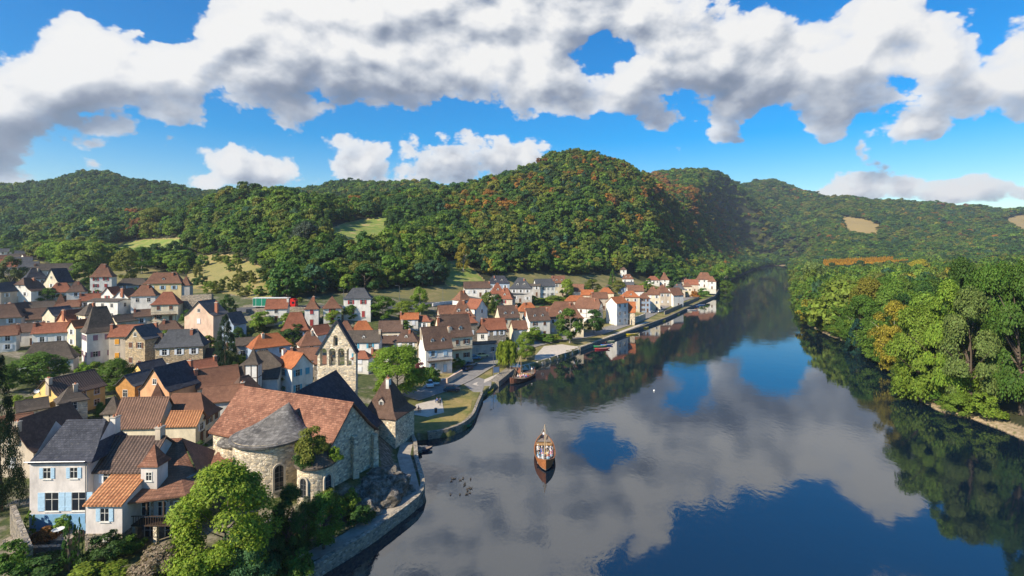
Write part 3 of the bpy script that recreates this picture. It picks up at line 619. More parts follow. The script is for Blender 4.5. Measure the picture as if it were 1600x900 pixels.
def woods():
    x, y, z, px, py, d, side = FP.T
    size = FH/y
    keep = (px > -10) & (px < 1615) & (y < 620)
    rb = np.nonzero(keep & (side == 1))[0]; rb = rb[np.argsort(y[rb])][:115]
    lf = np.nonzero(keep & (side == 0) & (y > 180))[0]; lf = lf[np.argsort(y[lf])][:110]
    ind = set(rb.tolist()) | set(lf.tolist())
    cn = ['dark green', 'mid green', 'olive green', 'pale green', 'bluish green', 'yellowing', 'orange autumn', 'rusty brown']
    for i in rb:
        kd = 'full' if y[i] < 260 else 'mid'
        if FK[i] in (0, 3) and y[i] < 260 and i % 3 == 0: kd = 'tall'
        edge = d[i] < 12
        lb = f'{cn[FK[i]]} ' + ('tall ' if FH[i] > 17.5 else 'lower ') + ('waterside tree, ' if edge else 'grove tree, ') + where_r(px[i], py[i])
        tree((x[i], y[i], z[i]), FH[i], FW[i]*(.85 if kd == 'tall' else 1), kd, tuple(FC[i]), lb, 'trees of the right bank: '+lb, rnd=.03)
    for i in lf:
        lb = ('tall ' if FH[i] > 13.5 else 'small ') + f'{cn[FK[i]]} tree at the foot of the hill, ' + where_l(px[i])
        tree((x[i], y[i], z[i]), FH[i], FW[i], 'mid', tuple(FC[i]), lb, 'trees of the hill foot: '+lb, rnd=.03)
    rest = np.array([i for i in range(len(FP)) if i not in ind])
    def stuff(name, idx, label, kinds, kidx, meshes, mat):
        pc = bpy.data.collections.new('forest tree shapes'); obs = []
        for k, (me) in enumerate(meshes):
            o = bpy.data.objects.new('tree_shape_%02d' % k, me); pc.objects.link(o)
        me = bpy.data.meshes.new(name); me.vertices.add(len(idx)); me.vertices.foreach_set('co', FP[idx, :3].astype(np.float32).ravel())
        a = me.attributes.new('tint', 'FLOAT_COLOR', 'POINT'); a.data.foreach_set('color', np.concatenate([FC[idx], np.ones((len(idx), 1))], 1).astype(np.float32).ravel())
        a = me.attributes.new('pick', 'INT', 'POINT'); a.data.foreach_set('value', kidx.astype(np.int32))
        a = me.attributes.new('size', 'FLOAT_VECTOR', 'POINT'); a.data.foreach_set('vector', np.stack([FW[idx], FW[idx], FH[idx]], -1).astype(np.float32).ravel())
        a = me.attributes.new('turn', 'FLOAT_VECTOR', 'POINT'); tv = np.zeros((len(idx), 3)); tv[:, 2] = _rs.rand(len(idx))*6.28; a.data.foreach_set('vector', tv.astype(np.float32).ravel())
        g = bpy.data.node_groups.new(name+' nodes', 'GeometryNodeTree'); g.interface.new_socket('Geometry', in_out='INPUT', socket_type='NodeSocketGeometry'); g.interface.new_socket('Geometry', in_out='OUTPUT', socket_type='NodeSocketGeometry')
        N = g.nodes; L = g.links; gi = N.new('NodeGroupInput'); go = N.new('NodeGroupOutput'); ip = N.new('GeometryNodeInstanceOnPoints'); ci = N.new('GeometryNodeCollectionInfo')
        ci.inputs['Collection'].default_value = pc; ci.inputs['Separate Children'].default_value = True; ci.inputs['Reset Children'].default_value = True
        def na(nm, ty): q = N.new('GeometryNodeInputNamedAttribute'); q.data_type = ty; q.inputs['Name'].default_value = nm; return [s for s in q.outputs if s.name == 'Attribute' and s.enabled][0]
        mp = N.new('GeometryNodeMeshToPoints'); L.new(gi.outputs[0], mp.inputs[0]); L.new(mp.outputs[0], ip.inputs['Points']); L.new(ci.outputs[0], ip.inputs['Instance'])
        ip.inputs['Pick Instance'].default_value = True; L.new(na('pick', 'INT'), ip.inputs['Instance Index']); L.new(na('turn', 'FLOAT_VECTOR'), ip.inputs['Rotation']); L.new(na('size', 'FLOAT_VECTOR'), ip.inputs['Scale'])
        L.new(ip.outputs[0], go.inputs[0])
        o = link(name, me); mod = o.modifiers.new('trees', 'NODES'); mod.node_group = g
        tag(o, label, None, None, 'stuff')
    ms = [crown_mesh('forest crown', 200+i, 26, 1300, .085, ('full', 'round')[i % 2], .55, M_leafi) for i in range(5)]+[crown_mesh('forest crown', 220+i, 20, 800, .10, 'oval', .6, M_leafi) for i in range(2)]
    k = _rs.choice(7, len(rest), p=[.16]*5+[.1]*2)
    stuff('forest', rest, 'dense mixed wood covering the hills and the far right bank', None, k, ms, M_leafi)
    return len(rest)
NF = woods()
# a poplar plantation far on the right bank, turning orange: one mass
def poplars():
    global FP, FC, FH, FW
    mb_rows = []
    me_v = []; me_q = []; base = crown_mesh('p', 300, 16, 260, .13, 'column', .8)
    bv = np.zeros(len(base.vertices)*3, np.float32); base.vertices.foreach_get('co', bv); bv = bv.reshape(-1, 3)
    r = np.random.RandomState(4)
    for row in range(5):
        for j in range(46):
            pxx = 1288+j*2.9+r.uniform(-.5, .5); Y = 690+row*12; X = (pxx-800)/F*Y; z = tz(X, Y); h = 20+r.uniform(-1.5, 1.5)
            if pxx > 1395: h *= .8
            me_v.append(bv*np.array([5, 5, h])+np.array([X, Y, z+1]))
    V = np.concatenate(me_v); me = npmesh(V, np.arange(len(V)).reshape(-1, 4), [M_leaf]); o = link('poplar_plantation', me); o.color = (.50, .28, .02, 1)
    tag(o, 'band of orange poplars planted in rows beyond the grove', None, None, 'stuff')
poplars()
print('forest', NF, 'individual', NTREE)
# ------------------------------------------------------------------ houses
def roof_rings(Wd, Dp, Hr, ov, fh, kink=.28, kh=.18, ridge=None):
    """rings (ax, ay, h) from eave to ridge; fh = share of the height that stays a gable (1 gable, 0 hip)"""
    AX, AY = Wd/2+ov, Dp/2+ov
    L = AX if fh >= 1 else (ridge if ridge is not None else max(0.0, AX-AY*(1-fh)*.8))
    fs = sorted({0, kink, 1} | ({fh} if 0 < fh < 1 else set()))
    out = []
    for f in fs:
        h = (kh*f/kink if f <= kink else kh+(1-kh)*(f-kink)/(1-kink))*Hr
        ax = AX if f <= fh else AX+(L-AX)*(f-fh)/(1-fh)
        out.append((ax, AY*(1-f), h, f))
    return out
def roof_mesh(Wd, Dp, Hr, ov, fh, mat, th=.16, ridge=None, kink=.28, kh=.18):
    rg = roof_rings(Wd, Dp, Hr, ov, fh, kink, kh, ridge); V = []; Fc = []; idx = {}
    def vid(p):
        k = tuple(round(q, 4) for q in p)
        if k not in idx: idx[k] = len(V); V.append(k)
        return idx[k]
    top = []
    for a, b in zip(rg, rg[1:]):
        ca = [(-a[0], -a[1]), (a[0], -a[1]), (a[0], a[1]), (-a[0], a[1])]; cb = [(-b[0], -b[1]), (b[0], -b[1]), (b[0], b[1]), (-b[0], b[1])]
        for s in range(4):
            if s in (1, 3) and b[3] <= fh+1e-9: continue
            q = (s+1) % 4; f = [vid(ca[s]+(a[2],)), vid(ca[q]+(a[2],)), vid(cb[q]+(b[2],)), vid(cb[s]+(b[2],))]
            g = [f[i] for i in range(4) if f[i] != f[i-1]]
            if len(set(g)) >= 3: top.append(g)
    n = len(V); V2 = V+[(x, y, z-th) for x, y, z in V]; E = {}
    for g in top:
        for i in range(len(g)): E[(g[i], g[(i+1) % len(g)])] = 1
    Fc = [tuple(g) for g in top]+[tuple(q+n for q in g[::-1]) for g in top]
    for (a, b) in E:
        if (b, a) not in E: Fc.append((b, a, a+n, b+n))
    # ridge capping: a thin raised strip
    me = bpy.data.meshes.new('roof'); 
    L = rg[-1][0]
    if L > .3:
        i = len(V2); z = rg[-1][2]; r = .12
        V2 += [(-L-.02, -r, z-.05), (L+.02, -r, z-.05), (L+.02, r, z-.05), (-L-.02, r, z-.05), (-L-.02, 0, z+.09), (L+.02, 0, z+.09)]
        Fc += [(i, i+1, i+5, i+4), (i+2, i+3, i+4, i+5), (i, i+4, i+3), (i+1, i+2, i+5)]
    me.from_pydata(V2, [], Fc); me.materials.append(mat); me.update(); return me
def roof_z(y, Dp, Hr, ov, kink=.28, kh=.18):
    f = max(0, 1-abs(y)/(Dp/2+ov)); return (kh*f/kink if f <= kink else kh+(1-kh)*(f-kink)/(1-kink))*Hr
def wall_mesh(Wd, Dp, He, Hr, ov, fh, mat, zb=-4.0, kink=.28, kh=.18):
    mb = MB(); x, y = Wd/2, Dp/2; dz = -.10
    ze = He+roof_z(y, Dp, Hr, ov, kink, kh)+dz-.03 - (roof_z(y, Dp, Hr, ov, kink, kh))
    # roof starts so that its surface passes wall line at He
    ys = [-y]
    base = roof_z(y, Dp, Hr, ov, kink, kh); tops = []
    for f in (kink, fh if fh < 1 else None):
        if f is None or f > fh+1e-9: continue
        yy = (Dp/2+ov)*(1-f)
        if yy < y and (yy, f) not in tops: tops.append((yy, f))
    prof = [(-y, He+dz)]
    for yy, f in sorted(set(tops), reverse=True): prof.append((-yy, He+roof_z(yy, Dp, Hr, ov, kink, kh)-base+dz))
    if fh >= 1: prof.append((0, He+Hr-base+dz))
    prof += [(-a, b) for a, b in prof[::-1] if a != 0]
    for sx in (-1, 1):
        P = [(sx*x, -y, zb)]+[(sx*x, a, b) for a, b in prof]+[(sx*x, y, zb)]
        mb.poly(P if sx < 0 else P[::-1])
    for sy in (-1, 1):
        q = [(-x, sy*y, zb), (x, sy*y, zb), (x, sy*y, He+dz), (-x, sy*y, He+dz)]; mb.poly(q if sy < 0 else q[::-1])
    return mb.mesh(mat), base
_wc = {}
def win_meshes(w, h):
    k = (round(w, 1), round(h, 1))
    if k not in _wc:
        w, h = k; a = MB(); t = .09
        a.box(-w/2-t, w/2+t, -.05, .02, -h/2-t, -h/2); a.box(-w/2-t, w/2+t, -.05, .02, h/2, h/2+t)
        a.box(-w/2-t, -w/2, -.05, .02, -h/2, h/2); a.box(w/2, w/2+t, -.05, .02, -h/2, h/2)
        a.box(-.03, .03, -.035, .02, -h/2, h/2); a.box(-w/2, w/2, -.03, .02, h*.12, h*.12+.045); a.box(-w/2-.16, w/2+.16, -.12, .02, -h/2-.17, -h/2-t-.002)
        p = MB(); p.box(-w/2, w/2, -.012, .015, -h/2, h/2)
        f = MB(); s = w*.52
        f.box(0, s, -.07, -.012, -h/2-.02, h/2+.02); f.box(.06, s-.06, -.085, -.07, -h*.32, -h*.26); f.box(.06, s-.06, -.085, -.07, h*.26, h*.32)
        _wc[k] = (a.mesh(M_frame), p.mesh(M_glass), f)
    return _wc[k]
_sc = {}
def window(parent, pos, rz, w=.95, h=1.35, sh=None, closed=False, detail=True, name='window'):
    a, p, f = win_meshes(w, h)
    o = link(name, a, parent, pos, rz); link('pane', p, o)
    if sh:
        k = (round(w, 1), round(h, 1), sh)
        if k not in _sc: _sc[k] = f.mesh(SHUT[sh])
        s = round(w, 1)*.52
        if closed:
            link('shutter', _sc[k], o, (-s, -.03, 0)); link('shutter', _sc[k], o, (0, -.03, 0))
        else:
            link('shutter', _sc[k], o, (-round(w, 1)/2-s-.04, 0, 0)); link('shutter', _sc[k], o, (round(w, 1)/2+.04, 0, 0))
    return o
_dc = {}
def door(parent, pos, rz, w=1.0, h=2.1, col='brown'):
    k = (w, h, col)
    if k not in _dc:
        a = MB(); a.box(-w/2-.1, -w/2, -.06, .02, 0, h); a.box(w/2, w/2+.1, -.06, .02, 0, h); a.box(-w/2-.1, w/2+.1, -.06, .02, h, h+.12); a.box(-w/2-.1, w/2+.1, -.25, .02, -.12, -.002)
        b = MB(); b.box(-w/2, w/2, -.03, .015, 0, h); b.box(-w/2+.1, w/2-.1, -.045, -.03, .15, h*.45); b.box(-w/2+.1, w/2-.1, -.045, -.03, h*.52, h-.15)
        c = MB(); c.box(w/2-.16, w/2-.1, -.1, -.03, .98, 1.05)
        _dc[k] = (a.mesh(M_trim), b.mesh(SHUT[col]), c.mesh(M_metal))
    a, b, c = _dc[k]; o = link('door', b, parent, pos, rz); link('door_frame', a, o); link('handle', c, o); return o
_ch = {}
def chimney(parent, x, y, z, kind=0, h=1.5):
    if kind not in _ch:
        mb = MB(); mb.box(-.32, .32, -.45, .45, -2.2, 1.25, 0); mb.box(-.40, .40, -.53, .53, 1.25, 1.37, 1)
        for yy in (-.22, .22): mb.lathe([(.13, 1.37), (.11, 1.62), (.08, 1.62), (.08, 1.4)], 8, (0, yy), 2)
        _ch[kind] = mb.mesh([(M_brick, WALL['beige'], WALL['white'])[kind], M_trim, M_pot])
    return link('chimney', _ch[kind], parent, (x, y, z), 0, (1, 1, h/1.5))
_dm = {}
def dormer(parent, x, y, z, rz, wall, tile, sc=1.0):
    """small roofed window standing on the slope; front faces local -y"""
    k = (wall, tile)
    if k not in _dm:
        mb = MB(); w = .62; d = 1.7; h = 1.15
        mb.poly([(-w, 0, -.3), (w, 0, -.3), (w, 0, h), (0, 0, h+.55), (-w, 0, h)]); mb.poly([(-w, d, -.3), (-w, 0, -.3), (-w, 0, h), (-w, d, h)]); mb.poly([(w, 0, -.3), (w, d, -.3), (w, d, h), (w, 0, h)])
        r = MB()
        for s in (-1, 1):
            q = [(0, -.18, h+.72), (s*(w+.2), -.18, h-.06), (s*(w+.2), d+.5, h-.06), (0, d+.5, h+.72)]
            u = [(a, b, c-.1) for a, b, c in q]
            if s > 0: q, u = q, u
            r.poly(q if s < 0 else q[::-1]); r.poly(u[::-1] if s < 0 else u)
            r.poly([q[0], q[1], u[1], u[0]]); r.poly([q[1], q[2], u[2], u[1]])
        g = MB(); g.box(-.38, .38, -.03, .01, .05, .98)
        f = MB(); f.box(-.46, -.38, -.05, .01, 0, 1.06); f.box(.38, .46, -.05, .01, 0, 1.06); f.box(-.38, .38, -.05, .01, .98, 1.06); f.box(-.38, .38, -.05, .01, -.03, .05); f.box(-.03, .03, -.04, .01, .05, .98)
        m1 = mb.mesh(WALL[wall]); full = MB()
        full.v = mb.v+r.v+f.v+g.v; n1, n2, n3 = len(mb.v), len(mb.v)+len(r.v), len(mb.v)+len(r.v)+len(f.v)
        full.f = mb.f+[tuple(i+n1 for i in q) for q in r.f]+[tuple(i+n2 for i in q) for q in f.f]+[tuple(i+n3 for i in q) for q in g.f]
        full.mi = [0]*len(mb.f)+[1]*len(r.f)+[2]*len(f.f)+[3]*len(g.f)
        _dm[k] = full.mesh([WALL[wall], TILE[tile], M_frame, M_glass])
    return link('dormer', _dm[k], parent, (x, y, z), rz, (sc, sc, sc))
NH = 0
TY_ = {'g': 1.0, 'h': 0.0, 'j': .55, 'p': 0.0, 'f': 1.0}
FACE = {'F': (0, -1, 0), 'R': (1, 0, R(90)), 'B': (0, 1, R(180)), 'L': (-1, 0, R(-90))}
def H(px, pr, Wp, Dp, Hep, Hrp, ra, ty, wall, tile, label, win='F22', sh='white', ch=1, dm=0, chk=0, group=None, ov=None, Y=None, cat='house', name='house', drs=True, hp=None, closed=.25, base=None, z=None, kh=.18):
    """px, pr: pixel of the ridge centre; the rest in pixels at the house's own distance"""
    global NH; NH += 1; rnd = random.Random(NH*31+5)
    py = pr+Hep+Hrp
    if Y is None: p = gp(px, py)
    else:
        zz = CAMZ-(py-HOR)/F*Y; p = Vector(((px-800)/F*Y, Y, zz))
    s = p.y/F; w, d, he, hr = Wp*s, Dp*s, Hep*s, Hrp*s
    rz = R(ra)-.55*math.atan((px-800)/F)
    root = empty(name, p, rz, label, cat, group)
    fh = TY_[ty]; ovh = .35 if ov is None else ov; ovh = min(ovh, .06*min(w, d)+.08)
    if ty == 'f': kink, kh2 = .5, .5
    else: kink, kh2 = .28, kh
    wm, b0 = wall_mesh(w, d, he, hr, ovh, fh, WALL[wall], kink=kink, kh=kh2); link('wall', wm, root)
    rm = roof_mesh(w, d, hr, ovh, fh, TILE[tile], ridge=(0.0 if ty == 'p' else hp*s if hp else None), kink=kink, kh=kh2)
    ro = link('roof', rm, root, (0, 0, he-b0))
    zr = lambda yy: roof_z(yy, d, hr, ovh, kink, kh2)
    L = roof_rings(w, d, hr, ovh, fh)[-1][0]
    for i in range(ch):
        x = (L*(.92 if fh >= 1 else .7))*(1 if (i+NH) % 2 else -1) if L > .8 else .5
        if i >= 2: x = 0
        yy = d*.10*(1 if i % 2 else -1); chimney(ro, x, yy, zr(yy)-.35, chk, 1.1 if s > .3 else 1.4)
    for i in range(dm):
        x = (i-(dm-1)/2)*min(w*.8/dm, 3.4); yy = -d*.33; dormer(ro, x, yy, zr(yy)-.25, 0, 'white' if wall in ('white', 'cream') else 'grey', tile, min(1.0, max(.7, d/9)))
    for tok in win.split():
        fc, nc, nr = tok[0], int(tok[1]), int(tok[2]); g = tok[3:] == 'g'
        fx, fy, fr = FACE[fc]; ln = w if fc in 'FB' else d; off = (d if fc in 'FB' else w)/2
        sth = he/max(nr, 1)
        for r_ in range(nr):
            for c_ in range(nc):
                u = (c_+.5)/nc*ln*.92-ln*.46; z0 = sth*r_+sth*.56
                ww = min(1.0, ln/nc*.42); hh = min(1.45, sth*.52)
                if fc in 'FB': q = (u*(-1 if fc == 'B' else 1), fy*off, z0)
                else: q = (fx*off, u*(1 if fc == 'R' else -1), z0)
                if r_ == 0 and drs and c_ == (nc//2 if nc > 1 else 0) and sth > 2.0 and rnd.random() < .7:
                    door(root, (q[0], q[1], .05), fr, 1.0, 2.1, 'brown' if sh in ('white', 'brown', None) else sh); continue
                window(root, q, fr, ww, hh, sh if s < .5 or rnd.random() < .5 else None, closed=rnd.random() < closed)
        if g:
            q = (fx*off, 0, he+(hr)*.32) if fc in 'LR' else (0, fy*off, he)
            window(root, q, fr, .8, 1.0, None)
    DIM[root.name] = (w, d, he, hr)
    return root
DIM = {}

# far left of the village
H(8, 404, 34, 22, 14, 12, 10, 'g', 'beige', 'red', 'long red-brown roofed house at the left edge above the pale green tree', 'F31')
H(34, 401, 24, 20, 12, 10, 15, 'g', 'grey', 'slate', 'slate roofed house behind the pale tree at the far left edge of the village', 'F21')
H(46, 408, 22, 20, 13, 9, 12, 'g', 'greystone', 'slate', 'grey slate roofed barn beside the narrow dark house, far left', 'F21', ch=0)
H(84, 411, 44, 22, 12, 10, 20, 'g', 'grey', 'grey', 'long pale grey slate roof below the bamboo grove', 'F41', ch=1)
H(55, 418, 26, 22, 24, 16, 30, 'h', 'blue', 'blueslate', 'tall house with steep dark blue slate hips and two tall chimneys, far left', 'F22 L11', ch=2, chk=1)
H(66, 432, 26, 18, 16, 8, 15, 'g', 'pink', 'dark', 'low pinkish outbuilding left of the cream gabled house with black slate roof', 'F21', ch=0)
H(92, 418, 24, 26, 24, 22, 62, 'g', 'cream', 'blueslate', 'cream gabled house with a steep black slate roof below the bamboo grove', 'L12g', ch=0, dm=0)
H(10, 440, 36, 22, 28, 14, 60, 'g', 'beige', 'slate', 'beige stone gabled house with dark roof at the left edge', 'L22 F22', ch=0)
H(44, 433, 26, 38, 24, 20, 62, 'j', 'white', 'dark', 'white half-hipped gable house with white shutters and dark brown roof', 'L22g F12', sh='white', ch=1)
H(96, 441, 30, 22, 14, 14, 5, 'h', 'white', 'red', 'low house with red hipped roof in front of the cream gable', 'F21', ch=1, chk=0)
H(121, 438, 22, 22, 24, 16, 8, 'h', 'white', 'dark', 'white house with dark red hipped roof and tall brick chimney beside the olive bush', 'F12', ch=1)
H(95, 455, 16, 16, 16, 22, 15, 'p', 'beige', 'brown', 'small house with steep pyramid roof between red roofed cottages', 'F11', ch=0)
H(162, 411, 27, 26, 30, 20, 2, 'h', 'white', 'brown', 'tall white house with red shutters and brown hipped roof standing alone above the old village', 'F23 L12', sh='red', ch=1, chk=0)
H(208, 434, 42, 22, 8, 10, 12, 'h', 'grey', 'grey', 'dark low sheds behind the twin white gables', 'F21', ch=0, cat='shed')
H(258, 425, 50, 24, 34, 16, 0, 'h', 'yellow', 'brown', 'big yellow house with blue-white shutters and brown hipped roof above the stone terrace wall', 'F32 L12', sh='pale', ch=2, dm=1)
H(291, 430, 14, 18, 26, 14, 0, 'h', 'grey', 'brown', 'narrow grey wing attached to the right end of the yellow house', 'F11', ch=0)
H(176, 447, 20, 20, 22, 12, 66, 'g', 'white', 'red', 'left one of the twin white gables, with one red shutter', 'L12', sh='red', ch=0)
H(198, 450, 22, 24, 26, 13, 66, 'g', 'white', 'brown', 'right one of the twin white gables, brown roof, behind the flat roofed house', 'L12g', sh='brown', ch=1)
H(228, 444, 32, 26, 34, 16, 0, 'h', 'white', 'brown', 'white house with blank wall and brown hipped roof left of the cream house with veranda', 'F22', sh=None, ch=1)
cream_veranda = H(262, 455, 36, 30, 28, 18, 0, 'h', 'cream', 'red', 'cream house with red hipped roof, brown shutters and balcony on posts', 'F22', sh='brown', ch=0, closed=.9)
H(172, 466, 52, 26, 30, 3, -28, 'f', 'white', 'grey', 'modern white house with flat grey roof and small square windows', 'F32 R12', sh=None, ch=0, ov=.4)
H(323, 468, 34, 48, 42, 22, 66, 'g', 'pink', 'slate', 'large pink gabled house with slate roof and three tall red chimneys', 'L12g', sh='white', ch=0)
H(6, 474, 44, 26, 30, 20, 10, 'h', 'grey', 'dark', 'dark brown hipped roof at the left edge below the beige gable', 'F22', ch=0)
H(27, 472, 26, 22, 30, 14, 64, 'g', 'blue', 'dark', 'bluish grey gabled house with brick chimney and white shutter', 'L12 F12', ch=1)
H(62, 480, 46, 24, 18, 16, 4, 'j', 'cream', 'dark', 'low cream house under a broad dark brown roof', 'F31', ch=0)
H(62, 470, 34, 20, 12, 9, 20, 'g', 'beige', 'grey', 'grey-brown roof behind the low cream house with broad dark roof', 'F21', ch=1)
H(92, 478, 30, 24, 26, 13, 55, 'g', 'cream', 'slate', 'cream gable with slate roof beside the orange gable', 'L11', ch=0, sh=None)
H(120, 482, 40, 26, 34, 16, 52, 'g', 'orange', 'red', 'house with orange-pink gable and long red-brown roof', 'L12 F22', sh='brown', ch=1)
H(126, 498, 26, 18, 30, 12, 52, 'g', 'cream', 'orange', 'narrow cream house with orange roof beside the tall steep-roofed house', 'L12', ch=0)
H(84, 503, 44, 26, 24, 14, 3, 'g', 'white', 'red', 'right half of the long low white house, red-brown roof', 'F21', ch=1)
H(44, 504, 38, 27, 22, 12, 3, 'g', 'white', 'dark', 'left half of the long low white house with outside stair at its gable', 'F21 L11', ch=1)
H(142, 473, 26, 28, 44, 16, 40, 'h', 'cream', 'grey', 'narrow cream house joined behind the tall steep-roofed house', 'L12', ch=1)
steep = H(156, 476, 38, 30, 50, 38, 30, 'h', 'white', 'grey', 'tall white house with very steep grey-brown roof and mauve shutters', 'L32 F22', sh='mauve', ch=0, hp=9)
H(200, 506, 40, 26, 42, 16, -6, 'g', 'beige', 'red', 'beige house with red roof and orange and brown shutters', 'F22', sh='orange', ch=1)
H(226, 506, 34, 34, 46, 20, 62, 'g', 'stone', 'slate', 'rubble stone gable with brown shutters and slate roof', 'L22g', sh='brown', ch=1, closed=.8)
H(242, 520, 18, 18, 36, 14, 5, 'g', 'white', 'dark', 'narrow white house between the stone gable and the big stone house', 'F12', ch=1)
H(196, 490, 34, 20, 16, 10, 45, 'g', 'cream', 'grey', 'low cream gabled house behind the tall steep-roofed house', 'L11', ch=0)
H(264, 500, 34, 22, 22, 12, 5, 'h', 'cream', 'dark', 'cream house with dark hipped roof behind the big stone house', 'F21', ch=1)
H(286, 513, 64, 34, 42, 24, -2, 'h', 'stone', 'slate', 'big rubble stone house with grey slate hips and white shutters', 'F32', sh='white', ch=1, hp=20)
H(326, 543, 24, 22, 20, 14, -5, 'g', 'grey', 'dark', 'lean-to with dark red roof against the right side of the big stone house', 'F11', ch=0, cat='annex')
H(366, 486, 26, 22, 40, 18, 60, 'g', 'blue', 'slate', 'dark blue-grey house in shade among trees behind the conifer', 'L12', ch=0)
H(388, 526, 32, 26, 30, 10, 12, 'g', 'grey', 'grey', 'low grey slate roof right of the conifer', 'F21', ch=0)
H(78, 532, 64, 32, 20, 26, 5, 'h', 'white', 'grey', 'low house with broad brown-grey hipped roof half hidden by garden trees', 'F31', ch=0)
# second row, lower left
H(110, 583, 66, 54, 34, 24, 52, 'g', 'ochre', 'darkcanal', 'yellow gabled house with ribbed grey-brown roof and satellite dish', 'L11 F32', sh=None, ch=1, chk=1)
H(112, 602, 34, 34, 38, 20, 25, 'h', 'palestone', 'grey', 'pale old house with mottled hip roof, stone chimney and small timber balcony', 'L12 F12', sh=None, ch=1, chk=1)
H(50, 622, 34, 30, 24, 14, 25, 'g', 'palestone', 'grey', 'low pale wing with sagging roof at the left of the old hip-roofed house', 'F21', ch=0, sh=None)
H(22, 646, 40, 34, 40, 20, 10, 'g', 'beige', 'brown', 'brown roofed house behind the dark conifer at the left edge', 'F22', ch=0)
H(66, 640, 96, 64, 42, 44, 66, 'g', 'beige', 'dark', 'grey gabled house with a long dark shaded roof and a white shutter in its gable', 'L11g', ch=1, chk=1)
H(214, 580, 40, 34, 30, 16, 60, 'g', 'wood', 'slate', 'small orange timber-clad gabled barn beside the round green trees', 'L11 F21', sh=None, ch=0, cat='barn', drs=False)
H(234, 562, 36, 30, 22, 15, 50, 'g', 'ochre', 'blueslate', 'orange-yellow gabled house with dark slate roof behind the brick gable', 'L11', sh=None, ch=0)
H(268, 566, 58, 54, 36, 34, 58, 'g', 'orange', 'blueslate', 'house with brick-orange gable and large black roof', 'L11g', sh='brown', ch=1)
H(338, 572, 56, 46, 28, 24, 22, 'g', 'cream', 'brown', 'brown roofed house with open timber-framed gable', 'L11 F21', sh=None, ch=1)
H(350, 600, 52, 40, 32, 20, 4, 'g', 'white', 'brown', 'brown roofed white-walled house behind the church apse', 'F21 R12', ch=1)
H(382, 585, 46, 40, 24, 28, 45, 'h', 'beige', 'dark', 'dark hipped roof between the church and the turreted slate house', 'F21', ch=0)
H(246, 594, 26, 26, 26, 36, 8, 'p', 'cream', 'brown', 'steep narrow pyramid roof rising beside the brick-orange gable', 'F11', ch=0, cat='tower')
H(292, 612, 78, 46, 40, 32, -14, 'h', 'cream', 'brown', 'long house with speckled brown hipped roof and dark timber balcony at its right end', 'F21 R22', sh='brown', ch=0, dm=0)
H(228, 618, 66, 58, 38, 38, -16, 'g', 'cream', 'canal', 'cream house with big ribbed tile roof and half-timbered corner turret', 'F21 R12', sh='white', ch=0)
H(178, 614, 22, 22, 52, 26, -12, 'p', 'cream', 'grey', 'half-timbered corner turret with pyramid roof on the cream house', 'F11', sh=None, ch=0, cat='turret', base=1)
H(292, 640, 44, 34, 38, 18, -14, 'g', 'cream', 'orangecanal', 'small annex with bright ribbed orange tile roof and white shutters', 'R12', sh='white', ch=0, cat='annex')
H(352, 706, 46, 26, 12, 14, -20, 'h', 'beige', 'speckle', 'low lean-to with speckled brown roof left of the church apse', 'F10', ch=0, cat='annex')
# centre
H(434, 466, 30, 24, 22, 14, 0, 'g', 'white', 'red', 'white house with red roof standing in front of the green trailer', 'F12', sh=None, ch=1, chk=2)
H(462, 486, 38, 26, 20, 26, 5, 'h', 'greystone', 'red', 'big dark red roof overgrown with ivy below the roadside', 'F21', ch=0)
H(488, 462, 20, 20, 28, 18, 4, 'p', 'white', 'brown', 'narrow white tower house with brown pyramid roof, left of the tower pair', 'F12', sh='red', ch=1, cat='tower house')
H(519, 461, 26, 24, 24, 18, 10, 'p', 'white', 'brown', 'squat white tower house with brown pyramid roof and dormer, right of the tower pair', 'F12', sh='red', ch=0, dm=0, cat='tower house')
H(560, 449, 40, 28, 30, 15, 0, 'h', 'white', 'slate', 'white house with grey slate hips and red shutters at the foot of the wood', 'F22', sh='red', ch=0)
H(420, 520, 56, 36, 36, 18, 28, 'h', 'blue', 'orange', 'grey-walled house with long orange hipped roof in the centre of the old village', 'F22', sh='brown', ch=1, chk=1)
H(484, 516, 32, 30, 22, 20, 20, 'h', 'white', 'brown', 'brown hipped roof with flared eaves left of the bell gable', 'F12', ch=1, chk=1)
H(478, 542, 40, 34, 26, 16, 5, 'g', 'white', 'brown', 'light brown roof right of the bright orange roofed cottage', 'F21', ch=1)
H(500, 506, 26, 24, 20, 14, 45, 'g', 'white', 'red', 'pinkish red roofed house just behind the top of the bell gable', 'F12', ch=0)
H(460, 548, 42, 36, 46, 20, -46, 'g', 'white', 'orange', 'white gabled house with blue shutters and bright orange roof', 'F12 R22', sh='blue', ch=1, chk=2)
slate_turret = H(411, 546, 58, 46, 32, 38, -8, 'j', 'white', 'grey', 'old white house with steep grey slate roof, covered loggia and half-timbered turret', 'F11', sh='brown', ch=0, hp=8)
H(396, 541, 19, 19, 62, 24, -8, 'p', 'white', 'grey', 'half-timbered turret with pointed slate roof on the old white house', 'F11', sh=None, ch=0, cat='turret')
H(566, 500, 30, 22, 18, 14, 10, 'h', 'white', 'orange', 'small orange hipped roof right of the top of the bell gable', 'F11', ch=0)
H(540, 500, 22, 22, 20, 14, 10, 'h', 'white', 'brown', 'brown roofed house behind the bell gable', 'F11', ch=0)
H(570, 515, 48, 30, 30, 16, -4, 'g', 'white', 'grey', 'white house with turquoise shutters and grey-brown roof right of the bell gable', 'F22', sh='blue', ch=1, dm=1, chk=1)
H(566, 547, 26, 22, 24, 10, -10, 'h', 'white', 'red', 'small red roofed house with potted plants beside the bell gable', 'F12', ch=0)
